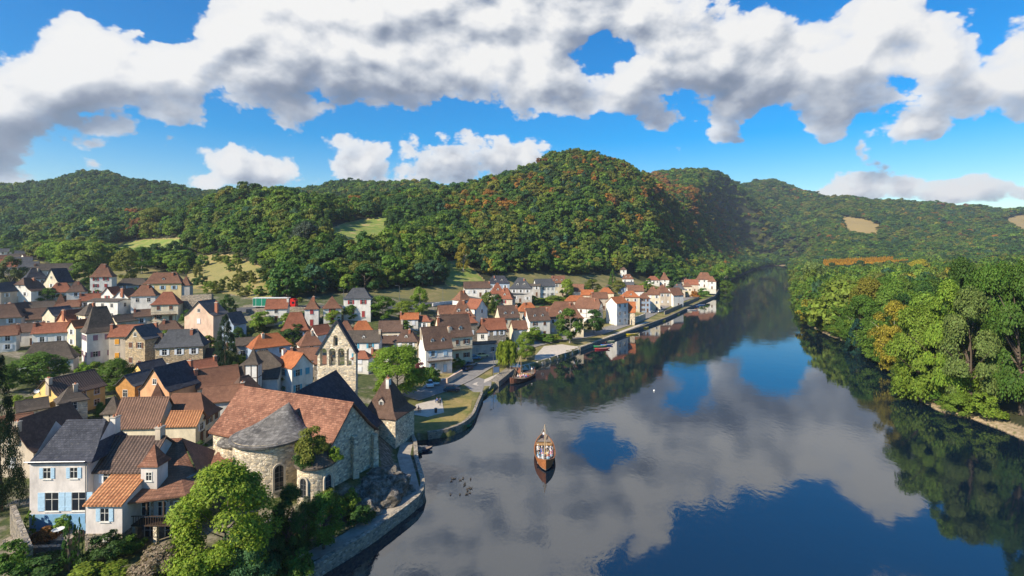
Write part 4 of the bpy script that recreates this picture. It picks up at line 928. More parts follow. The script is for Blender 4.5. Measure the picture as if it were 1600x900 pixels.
H(611, 500, 34, 28, 22, 15, 0, 'g', 'cream', 'dark', 'dark brown roofed house above the big walnut tree', 'F21', ch=1, chk=1)
H(604, 524, 30, 26, 20, 10, 5, 'g', 'greystone', 'dark', 'dark shed roof between the turquoise-shuttered house and the cream hipped house', 'F11', ch=0, cat='shed')
H(636, 514, 36, 30, 30, 16, -4, 'h', 'cream', 'dark', 'cream house with brown hipped roof and roof terrace behind the walnut tree', 'F22', ch=1, dm=1)
H(658, 492, 34, 22, 14, 8, -10, 'h', 'cream', 'red', 'low red-orange roof behind the large white gable', 'F21', ch=1)
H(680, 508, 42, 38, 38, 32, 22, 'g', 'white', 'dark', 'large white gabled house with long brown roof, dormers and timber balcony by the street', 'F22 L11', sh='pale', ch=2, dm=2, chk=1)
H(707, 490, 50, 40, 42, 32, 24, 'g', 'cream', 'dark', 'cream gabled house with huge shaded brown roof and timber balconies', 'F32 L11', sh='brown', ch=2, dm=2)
H(728, 488, 30, 24, 36, 14, 20, 'h', 'greystone', 'red', 'red-brown roof joining the huge shaded brown roof', 'F21', ch=1)
H(722, 466, 36, 38, 20, 26, 8, 'h', 'white', 'brown', 'large half-timbered house with tall brown hipped roof and dormers below the roadside', 'F32', sh='brown', ch=2, dm=2)
H(722, 453, 22, 20, 22, 14, 40, 'h', 'white', 'brown', 'upper brown roof rising behind the large half-timbered house', 'F11', ch=1)
H(744, 466, 24, 26, 24, 14, -40, 'g', 'white', 'red', 'orange-brown wing with white half-timbered gable facing the river', 'R12', ch=0)
H(745, 439, 40, 18, 14, 10, 8, 'g', 'white', 'dark', 'long low white house with brown roof beside the grassy slope', 'F41', sh='white', ch=1)
H(779, 430, 34, 20, 14, 11, 0, 'h', 'blue', 'blueslate', 'long blue slate hipped roof at the foot of the wood', 'F31', ch=1, dm=2)
H(777, 441, 22, 24, 20, 16, 6, 'h', 'cream', 'red', 'red hipped roof in front of the blue slate roof', 'F21', sh='red', ch=0, dm=1)
H(790, 449, 26, 24, 24, 16, -12, 'h', 'beige', 'red', 'stone house with red hipped roof and red shutters above the garden trees', 'F12 R12', sh='red', ch=1, dm=1)
H(814, 433, 34, 26, 22, 16, -2, 'h', 'grey', 'slate', 'large grey house with grey slate mansard roof and white dormers', 'F32', sh='white', ch=1, dm=2, hp=5)
H(834, 443, 20, 14, 16, 3, -2, 'f', 'grey', 'grey', 'flat-roofed grey wing between the slate mansard house and the white gable', 'F22', ch=0)
H(850, 435, 30, 20, 18, 11, 16, 'g', 'white', 'slate', 'white gabled house with slate roof and a row of four shutters', 'F42 L11', sh='grey', ch=1)
H(872, 430, 20, 18, 20, 11, 14, 'g', 'cream', 'brown', 'cream gabled house with brown roof right of the white slate-roofed gable', 'F22', ch=2, dm=2)
H(792, 476, 30, 28, 28, 18, 20, 'g', 'cream', 'dark', 'cream gabled house with dark brown roof, dormers and brick chimney below the garden trees', 'F22 L11', sh='brown', ch=1, dm=2)
H(770, 496, 36, 24, 30, 16, 16, 'g', 'greystone', 'red', 'dark-walled house with bright red roof behind the street front', 'F32', ch=1)
H(754, 505, 16, 16, 34, 12, 0, 'p', 'white', 'brown', 'white corner turret with brown pointed roof by the street', 'F12', sh=None, ch=0, cat='turret')
H(824, 472, 30, 22, 20, 12, 12, 'h', 'beige', 'orange', 'orange-red roofs behind the dark roofed white gable', 'F21', ch=2)
H(838, 480, 34, 28, 26, 18, 22, 'g', 'white', 'dark', 'white gabled house with dark roof and cluttered dormers left of the big brown barn roof', 'F22', ch=2, dm=2, sh='brown')
H(810, 500, 22, 22, 26, 12, 18, 'g', 'cream', 'brown', 'low cream gable with brown roof behind the yellowing tree', 'F12', ch=0)
H(880, 470, 58, 38, 26, 24, 4, 'h', 'cream', 'brown', 'cream stone house with very large brown hipped roof behind the quay trees', 'L22 F32', sh='beige' if 0 else 'white', ch=2, dm=2)
H(903, 443, 18, 16, 14, 11, -14, 'g', 'white', 'brown', 'white house with brown roof and blue-grey gable behind the hedge', 'F11 R11', ch=0)
H(918, 452, 18, 16, 14, 8, -12, 'g', 'beige', 'orange', 'small orange roof above the half-timbered gable', 'F11', ch=0)
H(900, 461, 34, 20, 16, 8, 6, 'h', 'beige', 'orange', 'orange ridge behind the very large brown roof', 'F21', ch=0)
H(920, 464, 38, 26, 22, 16, -20, 'j', 'white', 'brown', 'half-timbered white gable with brown roof facing the river', 'F22 R22g', sh='brown', ch=1)
H(947, 449, 22, 18, 16, 8, 0, 'h', 'cream', 'orange', 'small cream house with orange roof left of the slate-roofed house', 'F21', ch=0)
H(964, 463, 26, 22, 34, 9, 44, 'g', 'white', 'orange', 'tall plain white house with orange roof on the quay', 'F23 L10', sh=None, ch=1, closed=0)
H(984, 470, 16, 16, 20, 16, -8, 'g', 'palestone', 'orange', 'stone annex with steep orange roof beside the tall white house', 'F11', ch=0, cat='annex')
H(978, 440, 24, 16, 12, 8, -8, 'g', 'blue', 'slate', 'blue-grey house with slate roof below the white villa', 'F21', ch=0)
H(950, 443, 12, 12, 8, 7, 0, 'p', 'beige', 'grey', 'tiny grey pyramid roof among the trees left of the white villa', 'F11', ch=0)
H(974, 417, 9, 9, 12, 4, 0, 'h', 'white', 'dark', 'white villa tower standing alone at the edge of the wood', 'F12', ch=0, sh=None, cat='tower')
H(981, 428, 16, 12, 9, 7, 0, 'h', 'white', 'brown', 'white villa with brown mansard roof below its tower', 'F31', ch=0, dm=2)
H(984, 454, 26, 20, 22, 9, 10, 'h', 'cream', 'orange', 'house with orange roof and white dormer behind the tall plain white house', 'F22', ch=0, dm=1)
H(1006, 457, 15, 16, 22, 8, 10, 'h', 'blue', 'brown', 'blue-grey fronted house with dark shutters on the quay street', 'F23', sh='brown', ch=0)
H(1020, 447, 20, 20, 26, 12, 0, 'h', 'cream', 'brown', 'tall cream house with brown hipped roof on the quay street', 'F23', ch=1, sh='white')
H(1035, 444, 20, 22, 20, 12, 14, 'h', 'beige', 'brown', 'brown roofed house behind the white gable on the quay', 'F22', ch=1)
H(1053, 449, 20, 20, 18, 11, 34, 'g', 'white', 'brown', 'white gabled house with one round window near the river', 'L12 F11', sh=None, ch=0)
H(1054, 467, 10, 9, 6, 5, 5, 'p', 'white', 'brown', 'tiny white garden pavilion with pyramid roof on the quay', 'F11', ch=0, sh=None, cat='pavilion')
H(1020, 431, 18, 12, 7, 6, 8, 'h', 'white', 'red', 'low white house with red roof left of the chateau tower', 'F31', ch=1, sh=None)
H(1038, 424, 13, 12, 10, 12, 0, 'p', 'white', 'brown', 'white square tower with pointed brown roof and tall chimney', 'F12', ch=1, sh=None, cat='tower')
H(1064, 430, 22, 14, 8, 9, 4, 'h', 'beige', 'dark', 'long brown roof with a row of chimneys right of the white tower', 'F31', ch=3, dm=2)
H(1060, 443, 18, 14, 12, 8, 0, 'h', 'beige', 'slate', 'grey slate roof behind the white gable with round window', 'F21', ch=1)
H(1074, 441, 12, 12, 12, 6, 0, 'h', 'cream', 'brown', 'small cream house at the end of the street front', 'F21', ch=0)
H(1100, 425, 24, 16, 12, 11, -6, 'h', 'white', 'brown', 'last large white house with brown hipped roof at the end of the quay', 'F32', ch=1, sh='white', Y=430)
H(1112, 431, 12, 12, 12, 8, -6, 'h', 'white', 'brown', 'brown hipped wing at the right end of the last large white house', 'F12', ch=0, Y=425)
H(755, 533, 40, 26, 20, 2, 14, 'f', 'grey', 'grey', 'flat-roofed grey garage building by the street', 'F31', sh='grey', ch=0, ov=.2, cat='garage')
H(192, 354, 12, 9, 5, 5, -20, 'g', 'white', 'grey', 'farmhouse beside the upper meadow', 'F21 R11', ch=0, sh=None)
for i, (a, b, c) in enumerate(((10, 388, 'slate'), (22, 396, 'grey'), (33, 391, 'slate'), (4, 398, 'brown'), (44, 396, 'dark'))):
    H(a, b, 14, 11, 6, 5, 10+i*8, 'g', ('white', 'beige', 'grey', 'cream', 'white')[i], c,
      ('leftmost tiny slate-roofed house beyond the far left rooftops', 'tiny grey-brown roofed house beyond the far left rooftops', 'tiny slate-roofed grey house beyond the far left rooftops', 'tiny brown-roofed house at the very left edge beyond the rooftops', 'tiny dark-roofed white gable beyond the far left rooftops')[i], 'F21', ch=0, sh=None)
H(33, 356, 14, 9, 3, 4, 5, 'g', 'grey', 'slate', 'low barn in a small clearing of the far left wood', 'F20', ch=0, sh=None, cat='barn')
H(142, 458, 24, 20, 16, 10, 10, 'g', 'cream', 'red', 'small cream house with red roof behind the flat-roofed modern house', 'F21', ch=1)
H(108, 468, 26, 18, 14, 10, 8, 'g', 'grey', 'brown', 'brown roof squeezed between the orange gable and the red cottages', 'F21', ch=1)
H(232, 482, 34, 22, 16, 10, 12, 'g', 'beige', 'dark', 'dark low roof below the white house with blank wall', 'F21', ch=1)
H(4, 508, 36, 24, 26, 14, 8, 'g', 'white', 'brown', 'white house cut by the left edge below the dark hipped roof', 'F22', ch=1)
H(300, 590, 40, 26, 24, 14, -6, 'g', 'cream', 'brown', 'brown roof between the large black roof and the speckled hipped roof', 'F21', ch=1)
H(318, 560, 30, 24, 20, 12, 30, 'g', 'beige', 'red', 'small reddish roof behind the timber-framed gable', 'F11', ch=1)
H(596, 545, 26, 20, 20, 10, -5, 'g', 'white', 'red', 'low red roof with white wall left of the walnut tree', 'F21', ch=1)
H(440, 560, 20, 20, 26, 12, 10, 'h', 'beige', 'brown', 'narrow brown roof between the slate-turret house and the orange one', 'F12', ch=1)
H(505, 555, 22, 22, 28, 10, -5, 'g', 'greystone', 'brown', 'brown roof directly left of the foot of the bell gable', 'F12', ch=0)
H(700, 476, 30, 20, 16, 12, 14, 'g', 'beige', 'brown', 'brown roof left of the large half-timbered house', 'F21', ch=1)
H(640, 488, 26, 18, 14, 9, 4, 'g', 'white', 'orange', 'orange roof behind the cream hipped house with roof terrace', 'F21', ch=1)
H(856, 478, 24, 18, 20, 10, 8, 'g', 'cream', 'red', 'red roof between the cluttered dormers and the very large brown roof', 'F21', ch=1)
H(936, 456, 24, 18, 18, 9, 10, 'g', 'beige', 'brown', 'brown roof behind the half-timbered white gable', 'F21', ch=1)
H(992, 445, 24, 18, 16, 9, 6, 'g', 'white', 'brown', 'brown roof between the blue-grey slate house and the quay houses', 'F31', ch=1)
H(1080, 436, 20, 14, 11, 8, -4, 'g', 'beige', 'red', 'red-brown roof left of the last large white house', 'F21', ch=1)
H(1086, 426, 18, 12, 9, 7, 0, 'h', 'white', 'brown', 'small hipped house behind the row of chimneys', 'F21', ch=1)
H(812, 452, 26, 16, 14, 6, 5, 'g', 'grey', 'slate', 'low grey annex in front of the slate mansard house', 'F31', ch=0)
print('houses', NH)

# nearest houses, in metres: slate house, ribbed roof house, brown roof wing
def near_house():
    # slate-roofed house with pale blue shutters
    p = gp(90, 835); s = p.y/F; print('near', p, s)
    Y0 = 60.0; HD = {}
    def P(px, py, Y): return Vector(((px-800)/F*Y, Y, CAMZ-(py-HOR)/F*Y))
    # front wall plane at Y0: x from px 46 to 134 ; eave py 719 ; ground py 830
    a = P(46, 719, Y0); b = P(134, 719, Y0); wx = b.x-a.x; he = 7.6; gz = a.z-he
    root = empty('house', ((a.x+b.x)/2, Y0+3.6, gz), R(2), 'nearest house, with dark mossy slate roof, light blue shutters and a blue shade-tinted ground floor', 'house')
    w, d = wx, 7.2; wm, b0 = wall_mesh(w, d, he, 3.7, .3, 1, WALL['mauve']); link('wall', wm, root)
    rm = roof_mesh(w, d, 3.7, .3, 0, TILE['blueslate'], ridge=w*.36); link('roof', rm, root, (.35, 0, he-b0))
    for k, (x, z, ww, hh) in enumerate(((-1.3, 6.1, .85, 1.25), (1.75, 6.1, .85, 1.25))): window(root, (x, -d/2, z), 0, ww, hh, 'pale')
    for x in (-.75, 2.3): window(root, (x, -d/2, 2.75), 0, 1.5, 2.1, 'pale', name='french_window')
    mb = MB(); mb.box(-w/2-.02, w/2+.02, -d/2-.04, -d/2, -2, 1.3); mb.build('blue_shade_plinth', flat('blue shade on white wall', (.22, .42, .62)), root)  # white lower wall with its blue shade put into the colour
    chimney(root, 3.0, 1.2, he+2.2, 2)
    g = MB(); g.tube([(-w/2-.3, -d/2-.38, he-.05), (w/2, -d/2-.38, he-.05)], .07, 6); g.tube([(w/2-.15, -d/2-.1, he-.1), (w/2-.15, -d/2-.1, .2)], .05, 6); g.build('gutter', M_metal, root)
    # middle house, ribbed roof
    a = P(134, 733, 61); b = P(226, 733, 61); wx = b.x-a.x; he2 = 8.0; g2 = a.z-he2
    r2 = empty('house', ((a.x+b.x)/2, 61+3.4, g2), R(0), 'near house with ribbed dark canal tile roof and white shutters beside the slate-roofed one', 'house')
    wm, b0 = wall_mesh(wx, 6.8, he2, 3.0, .35, 1, WALL['mauve']); link('wall', wm, r2)
    link('roof', roof_mesh(wx, 6.8, 3.0, .35, 1, TILE['darkcanal'], kink=.5, kh=.5), r2, (0, 0, he2-roof_z(3.4, 6.8, 3.0, .35, .5, .5)))
    window(r2, (-.85, -3.4, 7.0), 0, 1.0, 1.2, 'white'); window(r2, (2.1, -3.4, 7.1), 0, 1.0, 1.0, 'pale')
    chimney(r2, wx/2-.5, 0, he2+2.2, 1, 1.9)
    # turret dormer
    a = P(236, 741, 60.4)
    r4 = empty('turret', (a.x, 61.0, a.z-1.2), 0, 'small square stair turret with pointed tiled roof between the ribbed and the brown roof', 'turret')
    wm, b0 = wall_mesh(1.9, 1.9, 2.7, 2.2, .25, 0, WALL['mauve'], zb=-3); link('wall', wm, r4); link('roof', roof_mesh(1.9, 1.9, 2.2, .25, 0, TILE['speckle'], ridge=0.0), r4, (0, 0, 2.7-b0)); window(r4, (0, -.95, 1.1), 0, .6, .9)
    # low annex with orange ribbed roof in front
    a = P(134, 786, 57); b = P(191, 786, 57); wx = b.x-a.x; he3 = 4.9; g3 = a.z-he3
    r3 = empty('annex', ((a.x+b.x)/2, 57+2.2, g3), 0, 'low annex with bright orange ribbed tiles and one shuttered window on a stone base', 'annex')
    mb = MB(); mb.box(-wx/2, wx/2, -2.2, 2.2, 1.5, he3); mb.poly([(-wx/2, -2.2, he3), (-wx/2, 2.2, he3), (-wx/2, 2.2, he3+1.7)]); mb.poly([(wx/2, -2.2, he3), (wx/2, 2.2, he3+1.7), (wx/2, 2.2, he3)]); mb.build('wall', WALL['mauve'], r3)
    mb = MB(); mb.box(-wx/2-.05, wx/2+.05, -2.26, 2.1, -2.5, 1.5); mb.build('stone_base', WALL['greystone'], r3)
    mb = MB(); x0, x1 = -wx/2-.1, wx/2+.15; q = [(x0, -2.55, he3-.1), (x1, -2.55, he3-.1), (x1, 2.2, he3+1.85), (x0, 2.2, he3+1.85)]; u = [(i, j, k-.15) for i, j, k in q]; mb.poly(q); mb.poly(u[::-1])
    for i in range(4): j = (i+1) % 4; mb.poly([q[j], q[i], u[i], u[j]])
    mb.build('roof', TILE['orangecanal'], r3); window(r3, (.1, -2.2, 3.6), 0, .95, 1.35, 'pale'); window(r3, (.3, -2.26, 1.0), 0, .5, .5)
    # wing with the large brown roof: two slopes, one above the other, and the balcony
    Hh = P(318, 757, 62.2); A = P(222, 686, 66.5); B = P(284, 684, 66.5); C2 = P(318, 757, 63.5); D = P(226, 757, 60.6); E = P(190, 787, 57.6); G = P(290, 774, 59.4); 
    r5 = empty('house', (D.x, 62, D.z-6), 0, 'near house under a large sagging brown roof with a covered balcony on stone piers', 'house')
    o = Vector(r5.location); mb = MB(); C3 = P(290, 768, 60.2)
    def T(v, dz=0): return (v.x-o.x, v.y-o.y, v.z-o.z+dz)
    nq = 10
    top = [A.lerp(B, i/nq) for i in range(nq+1)]; low = [E.lerp(G, i/nq) for i in range(nq+1)]
    # the slope as a gently sagging sheet
    rows = 12; grid = []
    for j in range(rows+1):
        v = j/rows; row = []
        for i in range(nq+1):
            u = i/nq; l0 = D.lerp(C3, u) if 0 else None
            t = A.lerp(B, u); b_ = E.lerp(G, min(1, u/.8)) if u < .8 else G.lerp(Hh, (u-.8)/.2)
            q = t.lerp(b_, v); q.z -= .55*math.sin(math.pi*v)*(1 if u < 1 else 1); row.append(q)
        grid.append(row)
    for j in range(rows):
        for i in range(nq):
            if j >= 0: mb.poly([T(grid[j+1][i]), T(grid[j+1][i+1]), T(grid[j][i+1]), T(grid[j][i])])
            mb.poly([T(grid[j][i], -.18), T(grid[j][i+1], -.18), T(grid[j+1][i+1], -.18), T(grid[j+1][i], -.18)])
    for i in range(nq): mb.poly([T(grid[rows][i+1]), T(grid[rows][i]), T(grid[rows][i], -.18), T(grid[rows][i+1], -.18)])
    for j in range(rows): mb.poly([T(grid[j][nq]), T(grid[j+1][nq]), T(grid[j+1][nq], -.18), T(grid[j][nq], -.18)])
    # back slope
    Bk = [A+Vector((0, 5, -3.6)), B+Vector((1.5, 5, -3.6))]; mb.poly([T(A), T(B), T(Bk[1]), T(Bk[0])]); mb.poly([T(B), T(grid[rows][nq]), T(Bk[1])])
    mb.build('roof', TILE['brown'], r5)
    w5 = MB(); x0 = E.x+.1-o.x; x1 = G.x-o.x; y0 = 58.6-o.y; z1 = E.z-o.z-.3
    w5.box(x0, x1-.1, y0+1.3, y0+3.6, -4, z1+.25); w5.box(x0, x1-1.2, y0+3.6, y0+6.5, -4, z1+1.2); w5.build('wall', WALL['greystone'], r5)
    bal = MB(); bz = z1-2.5; bal.box(x0, x1+.2, y0-.3, y0+1.3, bz-.15, bz, 0)
    for i in range(22): xx = x0+.1+(x1-x0)*i/21; bal.box(xx-.025, xx+.025, y0-.27, y0-.22, bz, bz+.95, 0)
    bal.box(x0, x1+.2, y0-.3, y0-.19, bz+.95, bz+1.03, 0)
    for i in range(4): xx = x0+.2+(x1-x0-.2)*i/3; bal.box(xx-.08, xx+.08, y0-.2, y0-.04, bz+1.03, z1+.15, 0); 
    for i in range(3): xx = x0+.6+(x1-x0-1)*i/2; bal.box(xx-.2, xx+.2, y0-.2, y0+.2, -4, bz-.15, 1)
    bal.build('balcony', [M_timber, WALL['palestone']], r5)
    for i in range(3): window(r5, (x0+1+i*1.9, y0+1.3, bz+1.1), 0, .9, 1.6, 'grey' if i == 1 else None)
    for i in range(2): window(r5, (x0+1.5+i*2.4, y0+1.3, bz-1.6), 0, 1.2, 1.4, None)
    # terrace in front of the slate house
    t = MB(); t.box(-4.2, 3.2, -2.2, 0, -3.5, -.1); tr = t.build('terrace_wall', WALL['greystone'], None, (root.location.x, Y0-.1, gz-.4)); tag(tr, 'grey stone terrace below the blue-shuttered nearest house', 'terrace')
    # patio table
    tb = empty('patio_table', (root.location.x+1.2, Y0-1.3, gz-.5), 0, 'round white patio table on the terrace of the nearest house', 'table')
    m = MB(); m.lathe([(0, .74), (.6, .74), (.6, .70), (0, .70)], 16); m.build('table_top', M_white, tb); m = MB(); m.tube([(0, 0, .70), (0, 0, 0)], .05, 6); m.lathe([(0, .05), (.35, .05), (.35, 0)], 10); m.build('table_leg', M_white, tb)
near_house()

# ------------------------------------------------------------------ church
def church():
    def P(px, py, z):
        Y = (CAMZ-z)*F/(py-HOR); return Vector(((px-800)/F*Y, Y, z))
    root = empty('church', (-30, 74, 6), 0, 'old stone church with round apse, speckled brown transept roof and pierced bell gable', 'church')
    o = Vector(root.location)
    def T(v): return (v[0]-o.x, v[1]-o.y, v[2]-o.z)
    L = P(377, 603, 18); Rr = P(552, 629, 18)
    du = (Rr-L).normalized(); dv = Vector((-du.y, du.x, 0))       # along the ridge, towards the back
    hd = 4.9; ez = 12.9
    def slab(name, quads, mat, th=.25, uvrot=None):
        mb = MB()
        for q in quads:
            mb.poly([T(p) for p in q]); mb.poly([T((p[0], p[1], p[2]-th)) for p in q][::-1])
            for i in range(len(q)):
                a, b = q[i], q[(i+1) % len(q)]; mb.poly([T(b), T(a), T((a[0], a[1], a[2]-th)), T((b[0], b[1], b[2]-th))])
        return mb.build(name, mat, root)
    # transept roof as its own turned mesh so that its tile rows follow the ridge
    mid = (L+Rr)/2; ln = (Rr-L).length; ang = math.atan2(du.y, du.x)
    tr = link('transept_roof', roof_mesh(ln-.5, 2*hd, 18-ez, .3, 1, TILE['speckle'], th=.25, kink=.3, kh=.25), root, (mid.x-o.x, mid.y-o.y, ez-o.z), ang)
    wm, b0 = wall_mesh(ln-.9, 2*hd-.2, ez+.1, 18-ez, .3, 1, WALL['palestone'], zb=-2, kink=.3, kh=.25)
    link('transept_wall', wm, root, (mid.x-o.x, mid.y-o.y, -o.z), ang)
    # buttresses on the river gable
    g = Rr; mb = MB()
    for q in (-hd+.4, 0.3, hd-.5):
        c = g+dv*q; mb.tube([T((c.x, c.y, 2)), T((c.x, c.y, 12.4 if abs(q) > 1 else 13.5))], [.75, .45], 4)
    mb.build('buttress', WALL['palestone'], root)
    # nave behind
    B = P(525, 577, 18.2); A = P(462, 613, 18.0); n = (B-A).normalized(); pr = Vector((n.y, -n.x, 0)); nl = (B-A).length; m2 = (A+B)/2
    a2 = math.atan2(n.y, n.x); hw = 7.6
    link('nave_roof', roof_mesh(nl-.3, 2*hw, 8.4, .3, 1, TILE['blueslate'], th=.25, kink=.3, kh=.25), root, (m2.x-o.x, m2.y-o.y, 18.0-8.4-o.z), a2)
    wm, b0 = wall_mesh(nl-.7, 2*hw-.3, 9.7, 8.4, .3, 1, WALL['palestone'], zb=-2, kink=.3, kh=.25); link('nave_wall', wm, root, (m2.x-o.x, m2.y-o.y, -o.z), a2)
    # bell gable
    Yb = 88.6; def_ = lambda px, py: ((px-800)/F*Yb, CAMZ-(py-HOR)/F*Yb)
    x0, zs = def_(496, 553); x1, _ = def_(556, 553); xa, za = def_(526, 503)
    bw = x1-x0; arches = []
    cz = def_(0, 562)[1]; top = def_(0, 546)[1]
    pts_out = [(x0, 0), (x1, 0), (x1, zs), (xa, za), (x0, zs)]
    bm = bmesh.new(); th = 1.1
    def loop(pts, y): return [bm.verts.new((x, y, z)) for x, z in pts]
    holes = []
    for k in range(4):
        cx = x0+bw*(.155+.232*k); hw_ = bw*.088; zt = top+.2; zb = cz-1.1
        arc = [(cx-hw_, zb), (cx+hw_, zb)]+[(cx+hw_*math.cos(t), zt-hw_+hw_*math.sin(t)) for t in np.linspace(0, math.pi, 9)]
        holes.append(arc)
    cx = x0+bw*.47; hw_ = bw*.06; zt = def_(0, 524)[1]; zb = def_(0, 541)[1]
    holes.append([(cx-hw_, zb), (cx+hw_, zb)]+[(cx+hw_*math.cos(t), zt-hw_+hw_*math.sin(t)) for t in np.linspace(0, math.pi, 9)])
    for y in (0, th):
        es = []
        for pts in [pts_out]+holes:
            vs = loop(pts, y)
            for i in range(len(vs)): es.append(bm.edges.new((vs[i], vs[(i+1) % len(vs)])))
        bmesh.ops.triangle_fill(bm, edges=es, use_beauty=True)
    for pts in [pts_out]+holes:
        for i in range(len(pts)):
            a, b = pts[i], pts[(i+1) % len(pts)]
            bm.faces.new([bm.verts.new((a[0], 0, a[1])), bm.verts.new((b[0], 0, b[1])), bm.verts.new((b[0], th, b[1])), bm.verts.new((a[0], th, a[1]))])
    bmesh.ops.remove_doubles(bm, verts=bm.verts, dist=.001); bmesh.ops.recalc_face_normals(bm, faces=bm.faces)
    me = bpy.data.meshes.new('bell_gable'); bm.to_mesh(me); bm.free(); me.materials.append(WALL['palestone'])
    link('bell_gable', me, root, (-o.x, Yb-o.y, -o.z))
    cp = MB()
    for (a, b) in (((x0, zs), (xa, za)), ((xa, za), (x1, zs))):
        d = Vector((b[0]-a[0], 0, b[1]-a[1])).normalized(); nrm = Vector((-d.z, 0, d.x)); nrm = nrm if nrm.z > 0 else -nrm
        A_ = Vector((a[0], 0, a[1]))-d*.25; B_ = Vector((b[0], 0, b[1]))+d*.05
        q = [A_, B_, B_+nrm*.28, A_+nrm*.28]
        f0 = [(p.x-o.x, Yb-.18-o.y, p.z-o.z+.01) for p in q]; f1 = [(p.x-o.x, Yb+th+.18-o.y, p.z-o.z+.01) for p in q]
        cp.poly(f0); cp.poly(f1[::-1])
        for i in range(4): j = (i+1) % 4; cp.poly([f0[j], f0[i], f1[i], f1[j]])
    cp.build('gable_coping', TILE['blueslate'], root)
    for k in (0, 1, 2, 3):
        cx = x0+bw*(.155+.232*k); b = MB(); z = top-.45
        if k in (1, 2):
            b.lathe([(.02, .5), (.14, .48), (.2, .3), (.24, .1), (.34, 0), (.3, 0), (.2, .1)], 10); b.tube([(-.42, 0, .55), (.42, 0, .55)], .05, 5)
            b.build('bell', flat('bell bronze', (.09, .08, .05), metal=.6), root, (cx-o.x, Yb+.55-o.y, z-.55-o.z))
    # apses
    def arch_win(par, c, rr, ang, z, w, h):
        m = MB(); fr = MB(); n = 8
        x, y = c[0]+rr*math.cos(ang), c[1]+rr*math.sin(ang)
        def ring(w_, h_): return [(-w_, -h_), (w_, -h_)]+[(w_*math.cos(t), h_-w_+w_*math.sin(t)) for t in np.linspace(0, math.pi, 9)]
        a, b = ring(w, h), ring(w+.22, h+.22)
        m.poly([(p[0], -.015, p[1]) for p in a])
        for i in range(len(a)):
            j = (i+1) % len(a); fr.poly([(a[j][0], -.12, a[j][1]), (a[i][0], -.12, a[i][1]), (b[i][0], -.12, b[i][1]), (b[j][0], -.12, b[j][1])][::-1])
            fr.poly([(a[i][0], -.12, a[i][1]), (a[j][0], -.12, a[j][1]), (a[j][0], .3, a[j][1]), (a[i][0], .3, a[i][1])]); fr.poly([(b[j][0], -.12, b[j][1]), (b[i][0], -.12, b[i][1]), (b[i][0], .3, b[i][1]), (b[j][0], .3, b[j][1])])
        f = fr.build('arched_window', M_trim, par, (x, y, z), ang+math.pi/2); m.build('pane', M_glass, f)
        fr2 = MB(); fr2.box(-.02, .02, -.04, -.016, -h, h)
        for i in range(4): fr2.box(-w, w, -.04, -.016, -h+.3+i*.6, -h+.33+i*.6)
        fr2.build('glazing_bar', M_metal, f)
    c1 = (-30.8-o.x, 65.3-o.y)
    m = MB(); m.lathe([(4.25, -6), (4.25, 14.55-o.z), (4.35, 14.55-o.z), (4.35, 14.8-o.z)], 40, c1); m.build('apse', WALL['palestone'], root, smooth=False)
    m = MB(); ap = (c1[0]+.9, c1[1]+3.4, 17.7-o.z); n = 48; rg = []
    for k, (f, h) in enumerate(((0, 0), (.25, .16), (.5, .40), (.75, .70), (1, 1))):
        for j in range(n):
            t = 2*math.pi*j/n; x = c1[0]+4.75*math.cos(t); y = c1[1]+4.75*math.sin(t); z = 14.65-o.z
            m.v.append((x+(ap[0]-x)*f, y+(ap[1]-y)*f, z+(ap[2]-z)*h))
    for k in range(4):
        for j in range(n): q = (j+1) % n; m.f.append((k*n+j, k*n+q, k*n+n+q, k*n+n+j)); m.mi.append(0)
    m.lathe([(4.75, 14.65-o.z), (4.7, 14.4-o.z), (4.2, 14.4-o.z)], 48, c1)
    m.build('apse_roof', TILE['lauze'], root, smooth=False)
    for a in (-112, -52): arch_win(root, c1, 4.25, R(a), 10.6-o.z, .52, 1.5)
    c2 = (-23.6-o.x, 61.6-o.y)
    m = MB(); m.lathe([(2.1, -6), (2.1, 12.6-o.z), (2.2, 12.6-o.z), (2.2, 12.8-o.z)], 28, c2); m.build('small_apse', WALL['palestone'], root)
    m = MB(); m.lathe([(2.45, 12.55-o.z), (2.45, 12.75-o.z), (1.6, 13.6-o.z), (.75, 14.6-o.z), (0, 15.3-o.z)], 28, c2); m.build('small_apse_roof', TILE['grey'], root)
    for a in (-108, -30): arch_win(root, c2, 2.1, R(a), 10.4-o.z, .42, 1.15)
    c3 = (-38.2-o.x, 71.2-o.y); m = MB(); m.lathe([(2.2, -6), (2.2, 11.6-o.z)], 24, c3); m.build('left_chapel', WALL['palestone'], root)
    m = MB(); m.lathe([(2.5, 11.5-o.z), (2.5, 11.7-o.z), (1.2, 12.8-o.z), (0, 14-o.z)], 24, c3); m.build('left_chapel_roof', TILE['lauze'], root)
    kk = 1.12; root.scale = (kk, kk, kk); c0 = Vector((0, 0, CAMZ)); root.location = c0+kk*(o-c0)
    return root
church()
# pointed-roof house by the river
H(606, 582, 60, 60, 44, 58, -24, 'p', 'palestone', 'dark', 'square stone house with tall steep pyramid roof standing at the river', 'F10', sh=None, ch=1, dm=1, chk=2, kh=.14)
